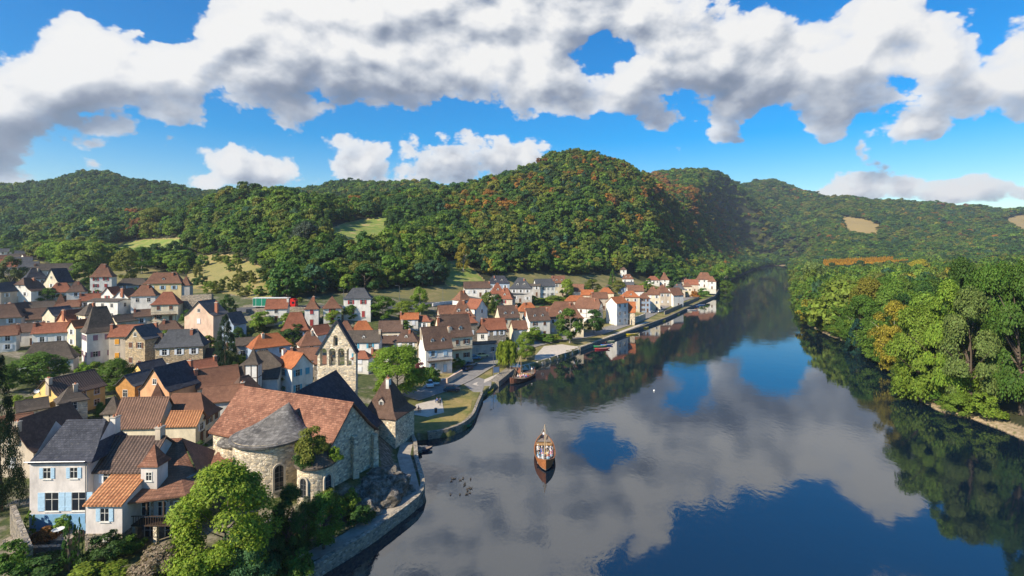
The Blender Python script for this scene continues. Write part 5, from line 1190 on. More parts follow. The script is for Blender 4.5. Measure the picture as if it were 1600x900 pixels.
# half-timbering on the turrets and the timber posts of the veranda
# ------------------------------------------------------------------ ground surfaces: paths, road, squares
from mathutils.geometry import delaunay_2d_cdt
M_path = flat('worn path', (.42, .37, .30), var=.35, sc=.8); M_gravel = flat('pale gravel', (.56, .49, .40), var=.2, sc=1.2)
M_road = flat('old asphalt', (.27, .25, .225), var=.3, sc=.7); M_asph = flat('asphalt', (.09, .09, .09), var=.3); M_kerb = flat('kerb stone', (.34, .31, .27), var=.35)
def gcol(name, a, b_, c):
    m, k, b = newmat(name); v = k.node('ShaderNodeNewGeometry').outputs['Position']; n = k.noise(v, .22, 6, .7); n2 = k.noise(v, 2.0, 4, .7)
    k.set(b.inputs['Base Color'], k.mix(k.mr(n2, .4, .7, 0, .5), k.ramp(n, [(.32, a), (.5, b_), (.66, c)]), a)); return m
M_lawn = gcol('mown lawn', (.12, .135, .03), (.26, .20, .065), (.36, .25, .10)); M_green = gcol('fresh grass', (.09, .15, .02), (.14, .20, .03), (.22, .22, .06))
def offset(P, w):
    P = [Vector((p[0], p[1])) for p in P]; L = []; Q = []
    for i, p in enumerate(P):
        d = (P[min(i+1, len(P)-1)]-P[max(i-1, 0)]).normalized(); n = Vector((-d.y, d.x)); L.append(p+n*w); Q.append(p-n*w)
    return L, Q
def patch(name, poly, mat, lift=.10, step=2.0, kind='structure', kerb=False):
    P = [Vector((p[0], p[1])) for p in poly]; D = []
    for a, b in zip(P, P[1:]+P[:1]):
        n = max(1, int((b-a).length/step)); D += [a.lerp(b, i/n) for i in range(n)]
    n0 = len(D); xs = [p.x for p in D]; ys = [p.y for p in D]; pl = [(p.x, p.y) for p in D]
    gx, gy = np.meshgrid(np.arange(min(xs), max(xs), step), np.arange(min(ys), max(ys), step)); ins = inpoly(gx.ravel(), gy.ravel(), pl)
    D += [Vector((float(x), float(y))) for x, y in zip(gx.ravel()[ins], gy.ravel()[ins])]
    v, e, f, *_ = delaunay_2d_cdt(D, [(i, (i+1) % n0) for i in range(n0)], [], 1, 1e-4)
    X = np.array([p.x for p in v]); Y = np.array([p.y for p in v]); Z = terr(X, Y)+lift
    me = bpy.data.meshes.new(name); me.from_pydata([(float(a), float(b), float(c)) for a, b, c in zip(X, Y, Z)], [], [tuple(q) for q in f]); me.materials.append(mat); me.update()
    o = link(name, me); o['kind'] = kind; return o
def ribbon(name, P, w, mat, lift=.12, step=1.5):
    L, Q = offset(P, w/2); return patch(name, L+Q[::-1], mat, lift, step)
def W2(px, py): q = gp(px, py); return (q.x, q.y)
bank = [Vector(p) for p in LB]
def inland(i0, i1, dist, step=0):
    L, Q = offset(LB[i0:i1+1], dist); return [tuple(p) for p in L]           # land lies to the left of the bank line
ribbon('promenade_path', inland(2, 9, 1.7), 2.3, M_path, .05, 1.0)
patch('gravel_court', [W2(*p) for p in ((645, 648), (650, 632), (690, 622), (694, 645), (668, 652))], M_gravel, .06)
patch('lawn', [W2(*p) for p in ((648, 676), (645, 650), (668, 652), (694, 645), (692, 622), (738, 620), (736, 640), (722, 660), (700, 672), (670, 678))], M_lawn, .05)
road = [W2(*p) for p in ((640, 622), (690, 606), (725, 590), (752, 574), (775, 560), (800, 548), (835, 538), (870, 530), (900, 527), (935, 520), (965, 510), (995, 501), (1015, 491), (1030, 482), (1050, 474), (1070, 467), (1085, 461))]
ribbon('street', road, 5.2, M_road, .10)
for _s in (2.75, -2.75): ribbon('kerb', [tuple(p) for p in offset(road, _s)[0]], .35, M_kerb, .22, 1.0)
patch('forecourt', [W2(*p) for p in ((655, 612), (668, 596), (700, 590), (722, 574), (740, 566), (748, 572), (722, 588), (690, 602))], M_gravel, .05)
patch('gravel_square', [W2(*p) for p in ((836, 556), (850, 541), (878, 538), (900, 541), (922, 542), (880, 553), (850, 562), (835, 563))], M_gravel, .06)
ribbon('quay_path', [W2(*p) for p in ((742, 602), (770, 590), (792, 580), (812, 573), (840, 568), (872, 556), (905, 544), (935, 533), (975, 517), (1012, 503))], 1.8, M_gravel, .08)
patch('slipway', [W2(*p) for p in ((722, 598), (748, 590), (768, 595), (768, 604), (752, 618), (738, 612))], M_road, .07)
patch('grass_verge', [W2(*p) for p in ((1034, 492), (1060, 480), (1090, 468), (1112, 463), (1108, 458), (1080, 468), (1040, 485))], M_green, .08)
uroad = [(gp(*p).x, gp(*p).y) for p in ((340, 486), (400, 483), (440, 481), (480, 480), (540, 480), (600, 479), (660, 478), (710, 474), (740, 466), (765, 459))]
ribbon('upper_road', uroad, 6, M_asph, .10)
# riverside walls
def wallstrip(name, pts, z1, z0, w_out, w_in, mat, label, cat='wall', cap=True):
    L, Q = offset(pts, 1.0); P = [Vector((p[0], p[1])) for p in pts]; mb = MB()
    ins = [p+(l-p)*w_in for p, l in zip(P, L)]; out = [p-(l-p)*w_out for p, l in zip(P, L)]
    for i in range(len(P)-1):
        a, b, c, d = out[i], out[i+1], ins[i+1], ins[i]
        for q in ([(a, z0), (b, z0), (b, z1), (a, z1)], [(c, z0), (d, z0), (d, z1), (c, z1)], [(a, z1), (b, z1), (c, z1), (d, z1)]): mb.poly([(p.x, p.y, z) for p, z in q])
    for i in (0, -1): a, b = out[i], ins[i]; mb.poly([(a.x, a.y, z0), (b.x, b.y, z0), (b.x, b.y, z1), (a.x, a.y, z1)])
    o = mb.build(name, mat); tag(o, label, cat); return o
def dens(pts, st=2.0):
    out = []
    for a, b in zip(pts, pts[1:]):
        a, b = Vector(a), Vector(b); n = max(1, int((b-a).length/st)); out += [tuple(a.lerp(b, i/n)) for i in range(n)]
    return out+[tuple(pts[-1])]
def smooth(P, it=3):
    P = [Vector(p) for p in P]
    for _ in range(it): P = [P[0]]+[(P[i-1]+2*P[i]+P[i+1])/4 for i in range(1, len(P)-1)]+[P[-1]]
    return [tuple(p) for p in P]
wallstrip('promenade_wall', smooth(dens(LB[0:11])), 1.75, -1.5, .55, .15, WALL['oldwall'], 'curved stone river wall with a footpath below the church')
wallstrip('lawn_wall', smooth(dens(LB[11:17])), 1.55, -1.5, .5, .15, WALL['greystone'], 'round mossy wall holding the half-moon lawn beside the pointed house')
wallstrip('quay_wall', smooth(dens(LB[22:31]), 1), 1.5, -1.5, .5, .15, WALL['greystone'], 'long low quay wall running from the jetty to the far houses')
mb = MB(); a, b = Vector(LB[18]), Vector(LB[19]); d = (b-a).normalized(); n = Vector((d.y, -d.x))
q = [a-n*2.0-d*.5, b-n*2.0+d*1, b+n*.8+d*1, a+n*.8-d*.5]; mb.prism([tuple(p) for p in q], -1.5, 1.6); tag(mb.build('jetty', WALL['greystone']), 'stone jetty at which the second wooden river boat lies', 'jetty')
_j = Vector(LB[19]); mb = MB(); mb.box(-1.6, 1.6, -1.3, 1.3, -2.0, 1.7, 0); mb.box(-1.7, 1.7, -1.4, 1.4, 1.7, 1.85, 1); mb.box(-.9, -.1, -.5, .4, 1.85, 2.6, 1); mb.box(.2, 1.2, -.3, .6, 1.85, 2.3, 1); tag(mb.build('landing_stage', [M_brick, M_white], None, (_j.x+1.0, _j.y+1.5, .3)), 'brick and white landing stage beside the moored river boat', 'landing stage')
def wall_px(a, b, hp, th, mat, label, name='garden_wall', seg=4, cat='wall'):
    A, B = gp(*a), gp(*b); mb = MB(); d = (B-A); d.z = 0; n = Vector((-d.y, d.x, 0)).normalized()*th/2; h = hp*A.y/F
    for i in range(seg):
        p, q = A.lerp(B, i/seg), A.lerp(B, (i+1)/seg); zp, zq = tz(p.x, p.y)+h, tz(q.x, q.y)+h
        P = [p-n, q-n, q+n, p+n]; Zt = [zp, zq, zq, zp]; i0 = len(mb.v)
        mb.v += [(v.x, v.y, z-h-1.5) for v, z in zip(P, Zt)]+[(v.x, v.y, z) for v, z in zip(P, Zt)]
        for f in ((4, 5, 6, 7), (0, 1, 5, 4), (2, 3, 7, 6), (3, 0, 4, 7), (1, 2, 6, 5)): mb.f.append(tuple(i0+k for k in f)); mb.mi.append(0)
    return tag(mb.build(name, mat), label, cat)
wall_px((284, 492), (332, 490), 30, 1.0, WALL['greystone'], 'high rough stone retaining wall right of the yellow house', 'retaining_wall')
wall_px((722, 586), (698, 600), 8, .4, WALL['pink'], 'pinkish garden wall in front of the large white gabled house')
wall_px((676, 479), (712, 474), 5, .3, WALL['white'], 'white parapet along the upper road', 'parapet')
wall_px((385, 489), (480, 486), 6, .4, WALL['greystone'], 'grey parapet below the green trailer', 'parapet')
wall_px((1038, 492), (1092, 468), 6, .4, WALL['greystone'], 'dark garden wall above the green bank at the far quay')
wall_px((842, 530), (872, 529), 4, .3, WALL['orange'], 'red-brown garden wall behind the road bend')
wall_px((985, 508), (1008, 498), 9, .5, WALL['palestone'], 'old stone wall beside the stone annex on the quay')
wall_px((40, 868), (104, 866), 14, .5, WALL['greystone'], 'low stone terrace wall under the rust-coloured shrub')
wall_px((20, 830), (46, 900), 40, .5, WALL['greystone'], 'tall dark wall of the narrow lane at the bottom left', 'lane_wall')
# church-side cliff: boulders
def rock(loc, s, seed, label):
    bm = bmesh.new(); bmesh.ops.create_icosphere(bm, subdivisions=4, radius=1); r = random.Random(seed); o = [Vector((r.uniform(-9, 9), r.uniform(-9, 9), r.uniform(-9, 9))) for _ in range(2)]
    from mathutils import noise as mn
    for v in bm.verts:
        d = 1+.38*mn.noise(v.co*1.4+o[0])+.22*mn.noise(v.co*3.4+o[1])+.1*mn.noise(v.co*9); v.co = Vector((v.co.x*s[0], v.co.y*s[1], v.co.z*s[2]))*d
    me = bpy.data.meshes.new('rock'); bm.to_mesh(me); bm.free(); me.materials.append(M_rock); ob = link('rock', me, None, loc); return tag(ob, label, 'rock')
M_rock, _k2, _b2 = newmat('rock'); _v = coords(_k2); _n = _k2.noise(_v, 1.2, 8, .7); _k2.set(_b2.inputs['Base Color'], _k2.ramp(_n, [(.32, (.035, .035, .025)), (.48, (.14, .12, .095)), (.66, (.34, .31, .27))]))
_bm = _k2.node('ShaderNodeBump'); _bm.inputs['Distance'].default_value = .5; _k2.set(_bm.inputs['Height'], _n); _k2.set(_b2.inputs['Normal'], _bm.outputs[0])
for i, (px, py, sx, sz, lb) in enumerate(((606, 752, 3.2, 2.6, 'large grey rock face below the river gable of the church'), (588, 772, 3.6, 2.4, 'dark weathered rock at the foot of the church terrace'), (628, 768, 2.0, 1.6, 'pale cracked rock just above the promenade path'), (566, 800, 2.6, 2.0, 'lowest grey rock among ivy beside the path'), (650, 700, 1.2, .7, 'small rock at the waterline below the pointed house'))):
    p = gp(px, py); rock((p.x, p.y, p.z-.5), (sx, sx*.8, sz), i+3, lb)
# half timbering on turrets
def timber(root, sc=1.0):
    w, d, he, hr = DIM[root.name]; mb = MB(); t = .09; h0 = he*.32; e = .03
    for sy in (-1,):
        y0, y1 = sy*d/2-e, sy*d/2
        for x in (-w/2+t, 0, w/2-t): mb.box(x-t, x+t, y0, y1, h0, he-.1)
        for z in (h0, he*.62, he-.25): mb.box(-w/2, w/2, y0-.01, y1, z, z+t*1.6)
    for sx in (-1, 1):
        x0, x1 = sorted((sx*(w/2+e), sx*w/2))
        for y in (-d/2+t, 0, d/2-t): mb.box(x0, x1, y-t, y+t, h0, he-.1)
        for z in (h0, he*.62, he-.25): mb.box(x0-(.01 if sx < 0 else 0), x1+(.01 if sx > 0 else 0), -d/2, d/2, z, z+t*1.6)
    mb.build('timber_frame', M_timber, root)
def balcony(root, zf=.5, face='F', x0=-.45, x1=.45, depth=1.3, posts=True):
    w, d, he, hr = DIM[root.name]; mb = MB(); z = he*zf; a, b = w*x0, w*x1; y0 = -d/2-depth; y1 = -d/2
    mb.box(a, b, y0, y1, z-.15, z)
    mb.box(a, b, y0, y0+.08, z+.9, z+.98); n = max(3, int((b-a)/.3))
    for i in range(n+1): x = a+(b-a)*i/n; mb.box(x-.025, x+.025, y0+.02, y0+.06, z, z+.9)
    for i in range(4 if posts else 0): x = a+.08+(b-a-.16)*i/3; mb.box(x-.07, x+.07, y0, y0+.14, -2 if i in (0, 3) else z, z)
    mb.build('balcony', M_timber, root)
def find(lb): return [o for o in COL.objects if o.get('label', '').startswith(lb)][0]
for l in ('half-timbered corner turret', 'half-timbered turret with pointed', 'half-timbered white gable', 'large half-timbered'): timber(find(l))
balcony(find('cream house with red hipped roof, brown'), .42); balcony(find('large white gabled house with long'), .5, posts=False); balcony(find('cream gabled house with huge'), .52, posts=False)
balcony(find('cream house with brown hipped roof and roof'), .55, posts=False); balcony(find('long house with speckled'), .5, x0=.05, x1=.5); balcony(find('pale old house with mottled'), .5, x0=-.5, x1=0)

# ------------------------------------------------------------------ garden and village trees, one by one
T_ = [
 ('big bright green tree in front of the church apse, bottom left', 348, 884, 158, 162, 'nfull', 'lime', 'tree'),
 ('bluish green feathery tree at the bottom edge below the bright green tree', 386, 925, 104, 100, 'nfull', (.085, .17, .06), 'tree'),
 ('pinkish white flowering shrub on the garden lawn', 250, 897, 58, 78, 'bush', 'flower', 'shrub'),
 ('plum-coloured feathery shrub against the stone base of the low annex', 188, 852, 42, 36, 'bush', 'plum', 'shrub'),
 ('dark green bush between the cypress and the plum-coloured shrub', 165, 880, 52, 60, 'bush', 'dark', 'shrub'),
 ('green bush under the balcony left of the flowering shrub', 205, 866, 34, 40, 'bush', 'mid', 'shrub'),
 ('tall dark cypress with ivy on its left side in the lower left garden', 109, 890, 84, 24, 'column', 'dark', 'conifer'),
 ('thin pointed cypress, right one of the garden pair', 124, 888, 80, 12, 'column', 'dark', 'conifer'),
 ('rust-brown round shrub on the terrace wall', 74, 848, 32, 40, 'bush', 'rust', 'shrub'),
 ('yellow-green rounded shrub above the rust-brown one', 97, 836, 38, 34, 'bush', 'light', 'shrub'),
 ('dark upright shrub with pale plumes before the shade-tinted ground floor', 73, 816, 36, 18, 'column', 'mid', 'shrub'),
 ('bright green clipped shrub left of the rust-brown one', 46, 842, 44, 20, 'column', 'lime', 'shrub'),
 ('low dark hedge along the foot of the terrace wall', 66, 898, 34, 80, 'bush', 'dark', 'hedge'),
 ('pale green leafy shrubs cut by the bottom edge of the picture', 140, 924, 40, 100, 'bush', 'lime', 'shrub'),
 ('very tall dark conifer at the left edge', -4, 800, 256, 66, 'spruce', (.02, .045, .02), 'conifer'),
 ('green shrub in the bottom left corner', 16, 905, 66, 56, 'bush', 'mid', 'shrub'),
 ('slim young tree beside the lane wall in the bottom left corner', 40, 900, 52, 24, 'column', 'mid', 'tree'),
 ('dark ivy-covered thicket below the small apse', 452, 880, 118, 64, 'nfull', 'dark', 'tree'),
 ('mid green tree right of the ivy thicket above the footpath', 506, 858, 88, 62, 'near', 'mid', 'tree'),
 ('round green bush near the path at the bottom edge', 462, 915, 66, 62, 'bush', 'mid', 'shrub'),
 ('small yellow-green tree at the corner of the river gable', 545, 798, 40, 36, 'bush', 'light', 'shrub'),
 ('olive scrub at the foot of the river gable', 512, 800, 44, 44, 'bush', 'olive', 'shrub'),
 ('pale scrub between the two apses', 476, 812, 40, 36, 'bush', 'grey', 'shrub'),
 ('light green shrubs at the bottom edge left of the feathery tree', 306, 918, 58, 76, 'bush', 'lime', 'shrub'),
 ('dark green undergrowth between the bright tree and the ivy thicket', 425, 900, 70, 56, 'bush', 'dark', 'shrub'),
 ('ivy bush creeping down the rock towards the promenade', 560, 818, 34, 46, 'bush', 'dark', 'shrub'),
 ('large round yellow-green walnut tree behind the pointed house', 621, 618, 78, 94, 'nfull', 'lime', 'tree'),
 ('dark red shrub right of the walnut tree', 657, 590, 28, 24, 'bush', 'plum', 'shrub'),
 ('green bush between the walnut tree and the large white gable', 676, 598, 30, 30, 'bush', 'mid', 'shrub'),
 ('round green bush by the street door of the white gabled house', 716, 576, 20, 22, 'bush', 'light', 'shrub'),
 ('tall dark yew right of the big stone house', 352, 578, 88, 40, 'spruce', (.025, .055, .025), 'conifer'),
 ('small tree in front of the white house with orange roof', 445, 614, 36, 36, 'near', 'olive', 'tree'),
 ('weeping willow on the quay', 792, 575, 45, 44, 'willow', 'lime', 'willow'),
 ('round yellowing tree beside the willow on the quay', 822, 562, 44, 32, 'full', 'light', 'tree'),
 ('large two-toned round tree at the road bend on the quay', 890, 536, 54, 44, 'bank', 'mid', 'tree'),
 ('dark round tree in front of the half-timbered gable', 928, 521, 37, 36, 'bank', 'dark', 'tree'),
 ('slender yellow tree above the banana plants', 808, 524, 36, 16, 'tall', 'yellow', 'tree'),
 ('bright yellow-green tree beside the upper road', 657, 492, 44, 32, 'bank', 'light', 'tree'),
 ('round green tree right of the white house with slate hips', 598, 500, 38, 44, 'bank', 'mid', 'tree'),
 ('low leafy trees between the two roadside trees', 632, 498, 28, 38, 'bank', 'light', 'tree'),
 ('pale green tree in front of the white tower houses', 521, 508, 24, 32, 'bank', 'lime', 'tree'),
 ('green bush left of the white house with slate hips', 548, 500, 24, 24, 'bank', 'mid', 'tree'),
 ('yellow-green creeper thicket below the green trailer', 412, 514, 32, 42, 'bush', 'light', 'shrub'),
 ('dark ivy hanging under the big ivy-grown roof', 456, 536, 36, 40, 'bush', 'dark', 'shrub'),
 ('small yellow shrub left of the brown flared roof', 450, 545, 20, 18, 'bush', 'yellow', 'shrub'),
 ('olive tree right of the large half-timbered house', 762, 498, 42, 26, 'bank', 'olive', 'tree'),
 ('dark green tree behind the red-shuttered house', 776, 488, 28, 22, 'bank', 'dark', 'tree'),
 ('trimmed green hedge below the slate-roofed terrace', 862, 474, 14, 56, 'bush', 'light', 'hedge'),
 ('bright green round tree at the end of the hedge', 886, 468, 32, 25, 'bank', 'lime', 'tree'),
 ('yellowish tree behind the orange roofs', 926, 462, 26, 30, 'bank', 'olive', 'tree'),
 ('olive tree in front of the blue-grey slate house', 966, 458, 20, 24, 'bank', 'olive', 'tree'),
 ('bright bush below the low white red-roofed house', 1003, 455, 16, 18, 'bush', 'lime', 'shrub'),
 ('slender conifer left of the white villa', 957, 446, 26, 13, 'cone', 'mid', 'conifer'),
 ('orange-tinted bush on the lawn at the end of the quay', 1086, 466, 14, 15, 'bush', 'orange', 'shrub'),
 ('green bushes in the last garden of the quay', 1100, 464, 16, 22, 'bush', 'mid', 'shrub'),
 ('bright bush behind the garden pavilion', 1070, 462, 14, 14, 'bush', 'light', 'shrub'),
 ('large light green tree at the far end of the quay', 1128, 456, 44, 34, 'bank', 'light', 'tree'),
 ('smaller green tree at the water past the last house', 1134, 460, 22, 22, 'bank', 'mid', 'tree'),
 ('banana plants beside the road bend', 834, 530, 22, 28, 'bush', 'lime', 'shrub'),
 ('dense dark shrubs between the banana plants and the road', 852, 534, 14, 34, 'bush', 'mid', 'shrub'),
 ('clipped green hedge left of the quay trees', 870, 533, 13, 22, 'bush', 'light', 'hedge'),
 ('dark bushes in front of the street houses behind the willow', 786, 540, 20, 28, 'bush', 'dark', 'shrub'),
 ('small clipped bush at the foot of the tall white house', 948, 502, 10, 8, 'bush', 'light', 'shrub'),
 ('low round bush right of the clipped one at the white house', 957, 505, 7, 7, 'bush', 'mid', 'shrub'),
 ('pale grey-green tree in front of the long red-brown roof, far left', 17, 458, 58, 38, 'bank', (.13, .16, .05), 'tree'),
 ('bamboo clump, leftmost and lightest of the grove', 84, 412, 34, 40, 'bank', 'lime', 'bamboo'),
 ('tall bamboo clump in the middle of the grove', 112, 424, 48, 52, 'bank', 'lime', 'bamboo'),
 ('bamboo clump behind the tall white house with red shutters', 146, 424, 46, 46, 'bank', 'light', 'bamboo'),
 ('lower bamboo clump beside the black slate roof', 128, 452, 42, 40, 'bank', 'mid', 'bamboo'),
 ('dark bamboo at the foot of the grove', 136, 462, 28, 28, 'bank', 'dark', 'bamboo'),
 ('large grey-green tree right of the tall red-shuttered house', 198, 440, 52, 40, 'bank', 'olive', 'tree'),
 ('mid green tree behind the dark low sheds', 222, 428, 42, 34, 'bank', 'mid', 'tree'),
 ('dark tree left of the yellow house', 244, 418, 38, 34, 'bank', 'dark', 'tree'),
 ('round tree above the garden slope, behind the yellow house', 272, 412, 36, 32, 'bank', 'dark', 'tree'),
 ('dense green tree between the half-hipped white house and the red roofs', 74, 474, 24, 32, 'bank', 'mid', 'tree'),
 ('round olive bush below the dark red hipped roof', 132, 474, 24, 28, 'bush', 'olive', 'shrub'),
 ('dark round bush above the stone retaining wall', 313, 449, 22, 24, 'bush', 'dark', 'shrub'),
 ('leafy garden tree in front of the broad grey hipped roof', 60, 602, 50, 70, 'near', 'mid', 'tree'),
 ('shrubs at the left edge between the conifer and the garden', 14, 614, 44, 40, 'near', 'mid', 'tree'),
 ('bright bush on the small lawn left of the pale old house', 30, 640, 28, 36, 'bush', 'lime', 'shrub'),
 ('bright banana-leaved plant below the tall steep-roofed house', 132, 600, 40, 30, 'bush', 'lime', 'shrub'),
 ('round green tree below the orange-shuttered house', 182, 615, 54, 48, 'near', 'mid', 'tree'),
 ('paler bush left of the round green tree', 148, 618, 36, 32, 'near', 'light', 'tree'),
 ('trimmed hedge along the lane under the steep-roofed house', 112, 556, 20, 30, 'bush', 'light', 'hedge'),
 ('small trees between the yellow gable and the timbered turret', 157, 655, 26, 16, 'near', 'mid', 'tree'),
 ('round dark bush in the lane left of the church', 311, 712, 28, 28, 'bush', 'dark', 'shrub'),
 ('lime-green shrub between the timber-framed gable and the turret house', 378, 575, 26, 18, 'bush', 'lime', 'shrub'),
 ('dark tree right of the yew', 372, 556, 44, 26, 'near', 'dark', 'tree'),
 ('bushes at the right side of the pink gabled house', 356, 500, 40, 24, 'bank', 'dark', 'tree'),
 ('bush in the garden below the pink gabled house', 292, 505, 24, 24, 'bush', 'mid', 'shrub'),
 ('pair of thin cypresses on the grassy slope, left one', 697, 427, 17, 5, 'column', 'mid', 'conifer'),
 ('pair of thin cypresses on the grassy slope, right one', 702, 427, 16, 5, 'column', 'light', 'conifer'),
 ('golden tree at the edge of the grassy slope', 724, 424, 44, 24, 'bank', 'yellow', 'tree'),
 ('silvery round tree on the hill above the white houses', 478, 402, 56, 46, 'bank', (.07, .10, .07), 'tree'),
 ('rust-leaved tree beside the upper meadow farmhouse', 214, 374, 34, 26, 'bank', 'rust', 'tree'),
 ('dark oak on the left of the upper meadow', 166, 374, 36, 30, 'bank', 'dark', 'tree'),
 ('big round oaks behind the upper meadow', 244, 370, 46, 56, 'bank', 'olive', 'tree'),
 ('dark blue-green fir on the right bank at the water', 1340, 560, 62, 40, 'cone', (.02, .065, .05), 'conifer'),
 ('golden yellow tree rising out of the right bank grove', 1436, 446, 40, 44, 'full', (.42, .33, .03), 'tree'),
 ('yellow-green autumn tree leaning over the water in the middle of the right bank', 1398, 582, 110, 62, 'full', (.27, .26, .03), 'tree'),
 ('tall pale willow-like tree at the far tip of the right bank', 1272, 466, 62, 44, 'tall', (.17, .22, .06), 'tree'),
 ('nearest big green tree overhanging the water on the right bank', 1438, 640, 165, 84, 'nfull', (.15, .25, .03), 'tree'),
 ('large grey-green tree right of the nearest overhanging one', 1516, 646, 190, 88, 'nfull', (.13, .20, .05), 'tree'),
 ('bright yellow-green rounded tree between the two nearest overhanging ones', 1478, 634, 190, 76, 'nfull', (.19, .27, .03), 'tree'),
 ('dark green tree rising behind the two nearest overhanging trees', 1500, 600, 190, 80, 'nfull', (.06, .13, .022), 'tree'),
 ('mid green tree between the beach trees, standing further back', 1556, 618, 210, 84, 'nfull', (.10, .18, .024), 'tree'),
 ('bright green bush at the water beside the sandy beach', 1540, 655, 50, 46, 'bush', 'lime', 'shrub'),
 ('dark leafy tree at the right edge above the beach', 1596, 648, 230, 96, 'nfull', (.08, .15, .022), 'tree'),
]
for lb, px, py, h, wd, kd, tn, ct in T_:
    g = None; kk = kd
    ptree(lb, px, py, h, wd, kd, tn, g, {'tree': 'tree', 'shrub': 'shrub', 'conifer': 'conifer', 'hedge': 'hedge', 'willow': 'willow_tree', 'bamboo': 'bamboo_clump'}[ct], ct, trunk=ct in ('tree', 'conifer', 'willow'))
# the bush growing between the apse roofs
def at(px, py, Y): return Vector(((px-800)/F*Y, Y, CAMZ-(py-HOR)/F*Y))
p = at(488, 722, 68.6); tree(p, 5.6, 4.8, 'bush', 'olive', 'wild bush growing on the roof between the big and the small apse', None, 'shrub', 'shrub', trunk=False)
p = at(476, 735, 67.6); tree(p, 3.6, 3.0, 'bush', 'dark', 'ivy clump hanging in the corner between the two apses', None, 'shrub', 'shrub', trunk=False)
p = at(523, 722, 69); tree(p, 2.6, 2.0, 'bush', 'lime', 'bright ivy on the corner of the river gable', None, 'shrub', 'shrub', trunk=False)
rr = random.Random(12)
def along(P, t):
    P = [Vector(p) for p in P]; L = [(b-a).length for a, b in zip(P, P[1:])]; t *= sum(L)
    for a, b, l in zip(P, P[1:], L):
        if t <= l: return a.lerp(b, t/l)
        t -= l
    return P[-1]
_rbp = RB[3:13]
for i in range(46):
    q = along(_rbp, (i+.5)/46); q2 = Vector((q.x+rr.uniform(.3, 2.2), q.y+rr.uniform(-1, 1))); k = rr.choice(['mid', 'light', 'olive', 'dark', 'lime'])
    h = rr.uniform(3.5, 7.5)
    tree((q2.x, q2.y, tz(q2.x, q2.y)-.2), h, h*rr.uniform(1.0, 1.5), 'full', k, {'mid': 'green', 'light': 'pale green', 'olive': 'olive', 'dark': 'dark green', 'lime': 'yellow-green'}[k]+' bush hanging over the waterline of the right bank', {'mid': 'green', 'light': 'pale green', 'olive': 'olive', 'dark': 'dark green', 'lime': 'yellow-green'}[k]+' waterline bushes of the right bank', 'shrub', 'shrub', trunk=False)
for i in range(34):                                   # orchard trees and shrubs on the garden slope
    px, py = rr.uniform(292, 420), rr.uniform(404, 466); k = rr.choice(['olive', 'mid', 'light', 'olive'])
    ptree({'olive': 'olive-coloured', 'mid': 'green', 'light': 'pale green'}[k]+' orchard tree or shrub on the terraced garden slope', px, py, rr.uniform(9, 20), rr.uniform(9, 20), 'mid', k, {'olive': 'olive-coloured', 'mid': 'green', 'light': 'pale green'}[k]+' shrubs of the terraced gardens', 'shrub', 'shrub', trunk=False)
for i, (px, py) in enumerate([(rr.uniform(20, 480), rr.uniform(450, 610)) for _ in range(64)]+[(rr.uniform(570, 1060), 0) for _ in range(34)]):
    if py == 0: py = np.interp(px, [570, 700, 800, 900, 1060], [545, 500, 480, 462, 446])+rr.uniform(-10, 18)
    k = rr.choice(['dark', 'mid', 'light', 'olive']); s = rr.uniform(12, 24)*(1 if py > 500 else .7)
    ptree({'dark': 'dark green', 'mid': 'green', 'light': 'pale green', 'olive': 'olive'}[k]+' garden shrub squeezed between village houses', px, py, s, s*rr.uniform(.9, 1.4), 'mid', k, {'dark': 'dark green', 'mid': 'green', 'light': 'pale green', 'olive': 'olive'}[k]+' shrubs between the village houses', 'shrub', 'shrub', trunk=False)

# ------------------------------------------------------------------ vehicles and street furniture
M_tyre = M_black; M_light = flat('headlight', (.8, .8, .75), rough=.2)
def car_mesh(L=4.2, w=1.74, h=1.45, van=False):
    mb = MB(); gl = MB(); x0, x1 = -L/2, L/2
    prof = [(x0, .35), (x1, .35), (x1, .62), (x1-.15, .78), (x1-1.05, .92), (x0+.25, .95), (x0, .80)] if not van else [(x0, .35), (x1, .35), (x1, .75), (x1-.2, .95), (x1-.8, 1.05), (x0+.1, 1.05), (x0, .9)]
    cab = [(x1-1.05, .90), (x1-1.75, h), (x0+.75, h), (x0+.2, .93)] if not van else [(x1-.8, 1.03), (x1-1.35, h), (x0+.15, h), (x0+.06, 1.03)]
    def ext(m, P, hw0, hw1=None):
        hw1 = hw1 or hw0; n = len(P); i = len(m.v); zt = max(p[1] for p in P)
        for s in (-1, 1):
            for x, z in P: m.v.append((x, s*(hw0 if z < zt-.05 else hw1), z))
        m.f.append(tuple(i+k for k in range(n))); m.mi.append(0); m.f.append(tuple(i+n+k for k in range(n))[::-1]); m.mi.append(0)
        for k in range(n): q = (k+1) % n; m.f.append((i+q, i+k, i+n+k, i+n+q)); m.mi.append(0)
    ext(mb, prof, w/2, w/2-.06); ext(gl, cab, w/2-.06, w/2-.2)
    rf = MB(); cx = [p[0] for p in cab[1:3]]; rf.box(min(cx)-.03, max(cx)+.03, -w/2+.19, w/2-.19, h-.01, h+.03)
    for s in (-1, 1): rf.box(sum(cx)/2-.05, sum(cx)/2+.05, s*(w/2-.13)-.06, s*(w/2-.13)+.06, .93, h)
    i = len(mb.v); mb.v += rf.v; mb.f += [tuple(q+i for q in f) for f in rf.f]; mb.mi += rf.mi
    wh = MB(); wh.tube([(0, -.11, 0), (0, .11, 0)], .32, 14); hub = MB(); hub.tube([(0, -.125, 0), (0, .125, 0)], .18, 10)
    hl = MB(); hl.box(-.03, .03, -.18, .18, -.07, .07)
    return mb, gl, wh, hub, hl, L, w
_cars = {}
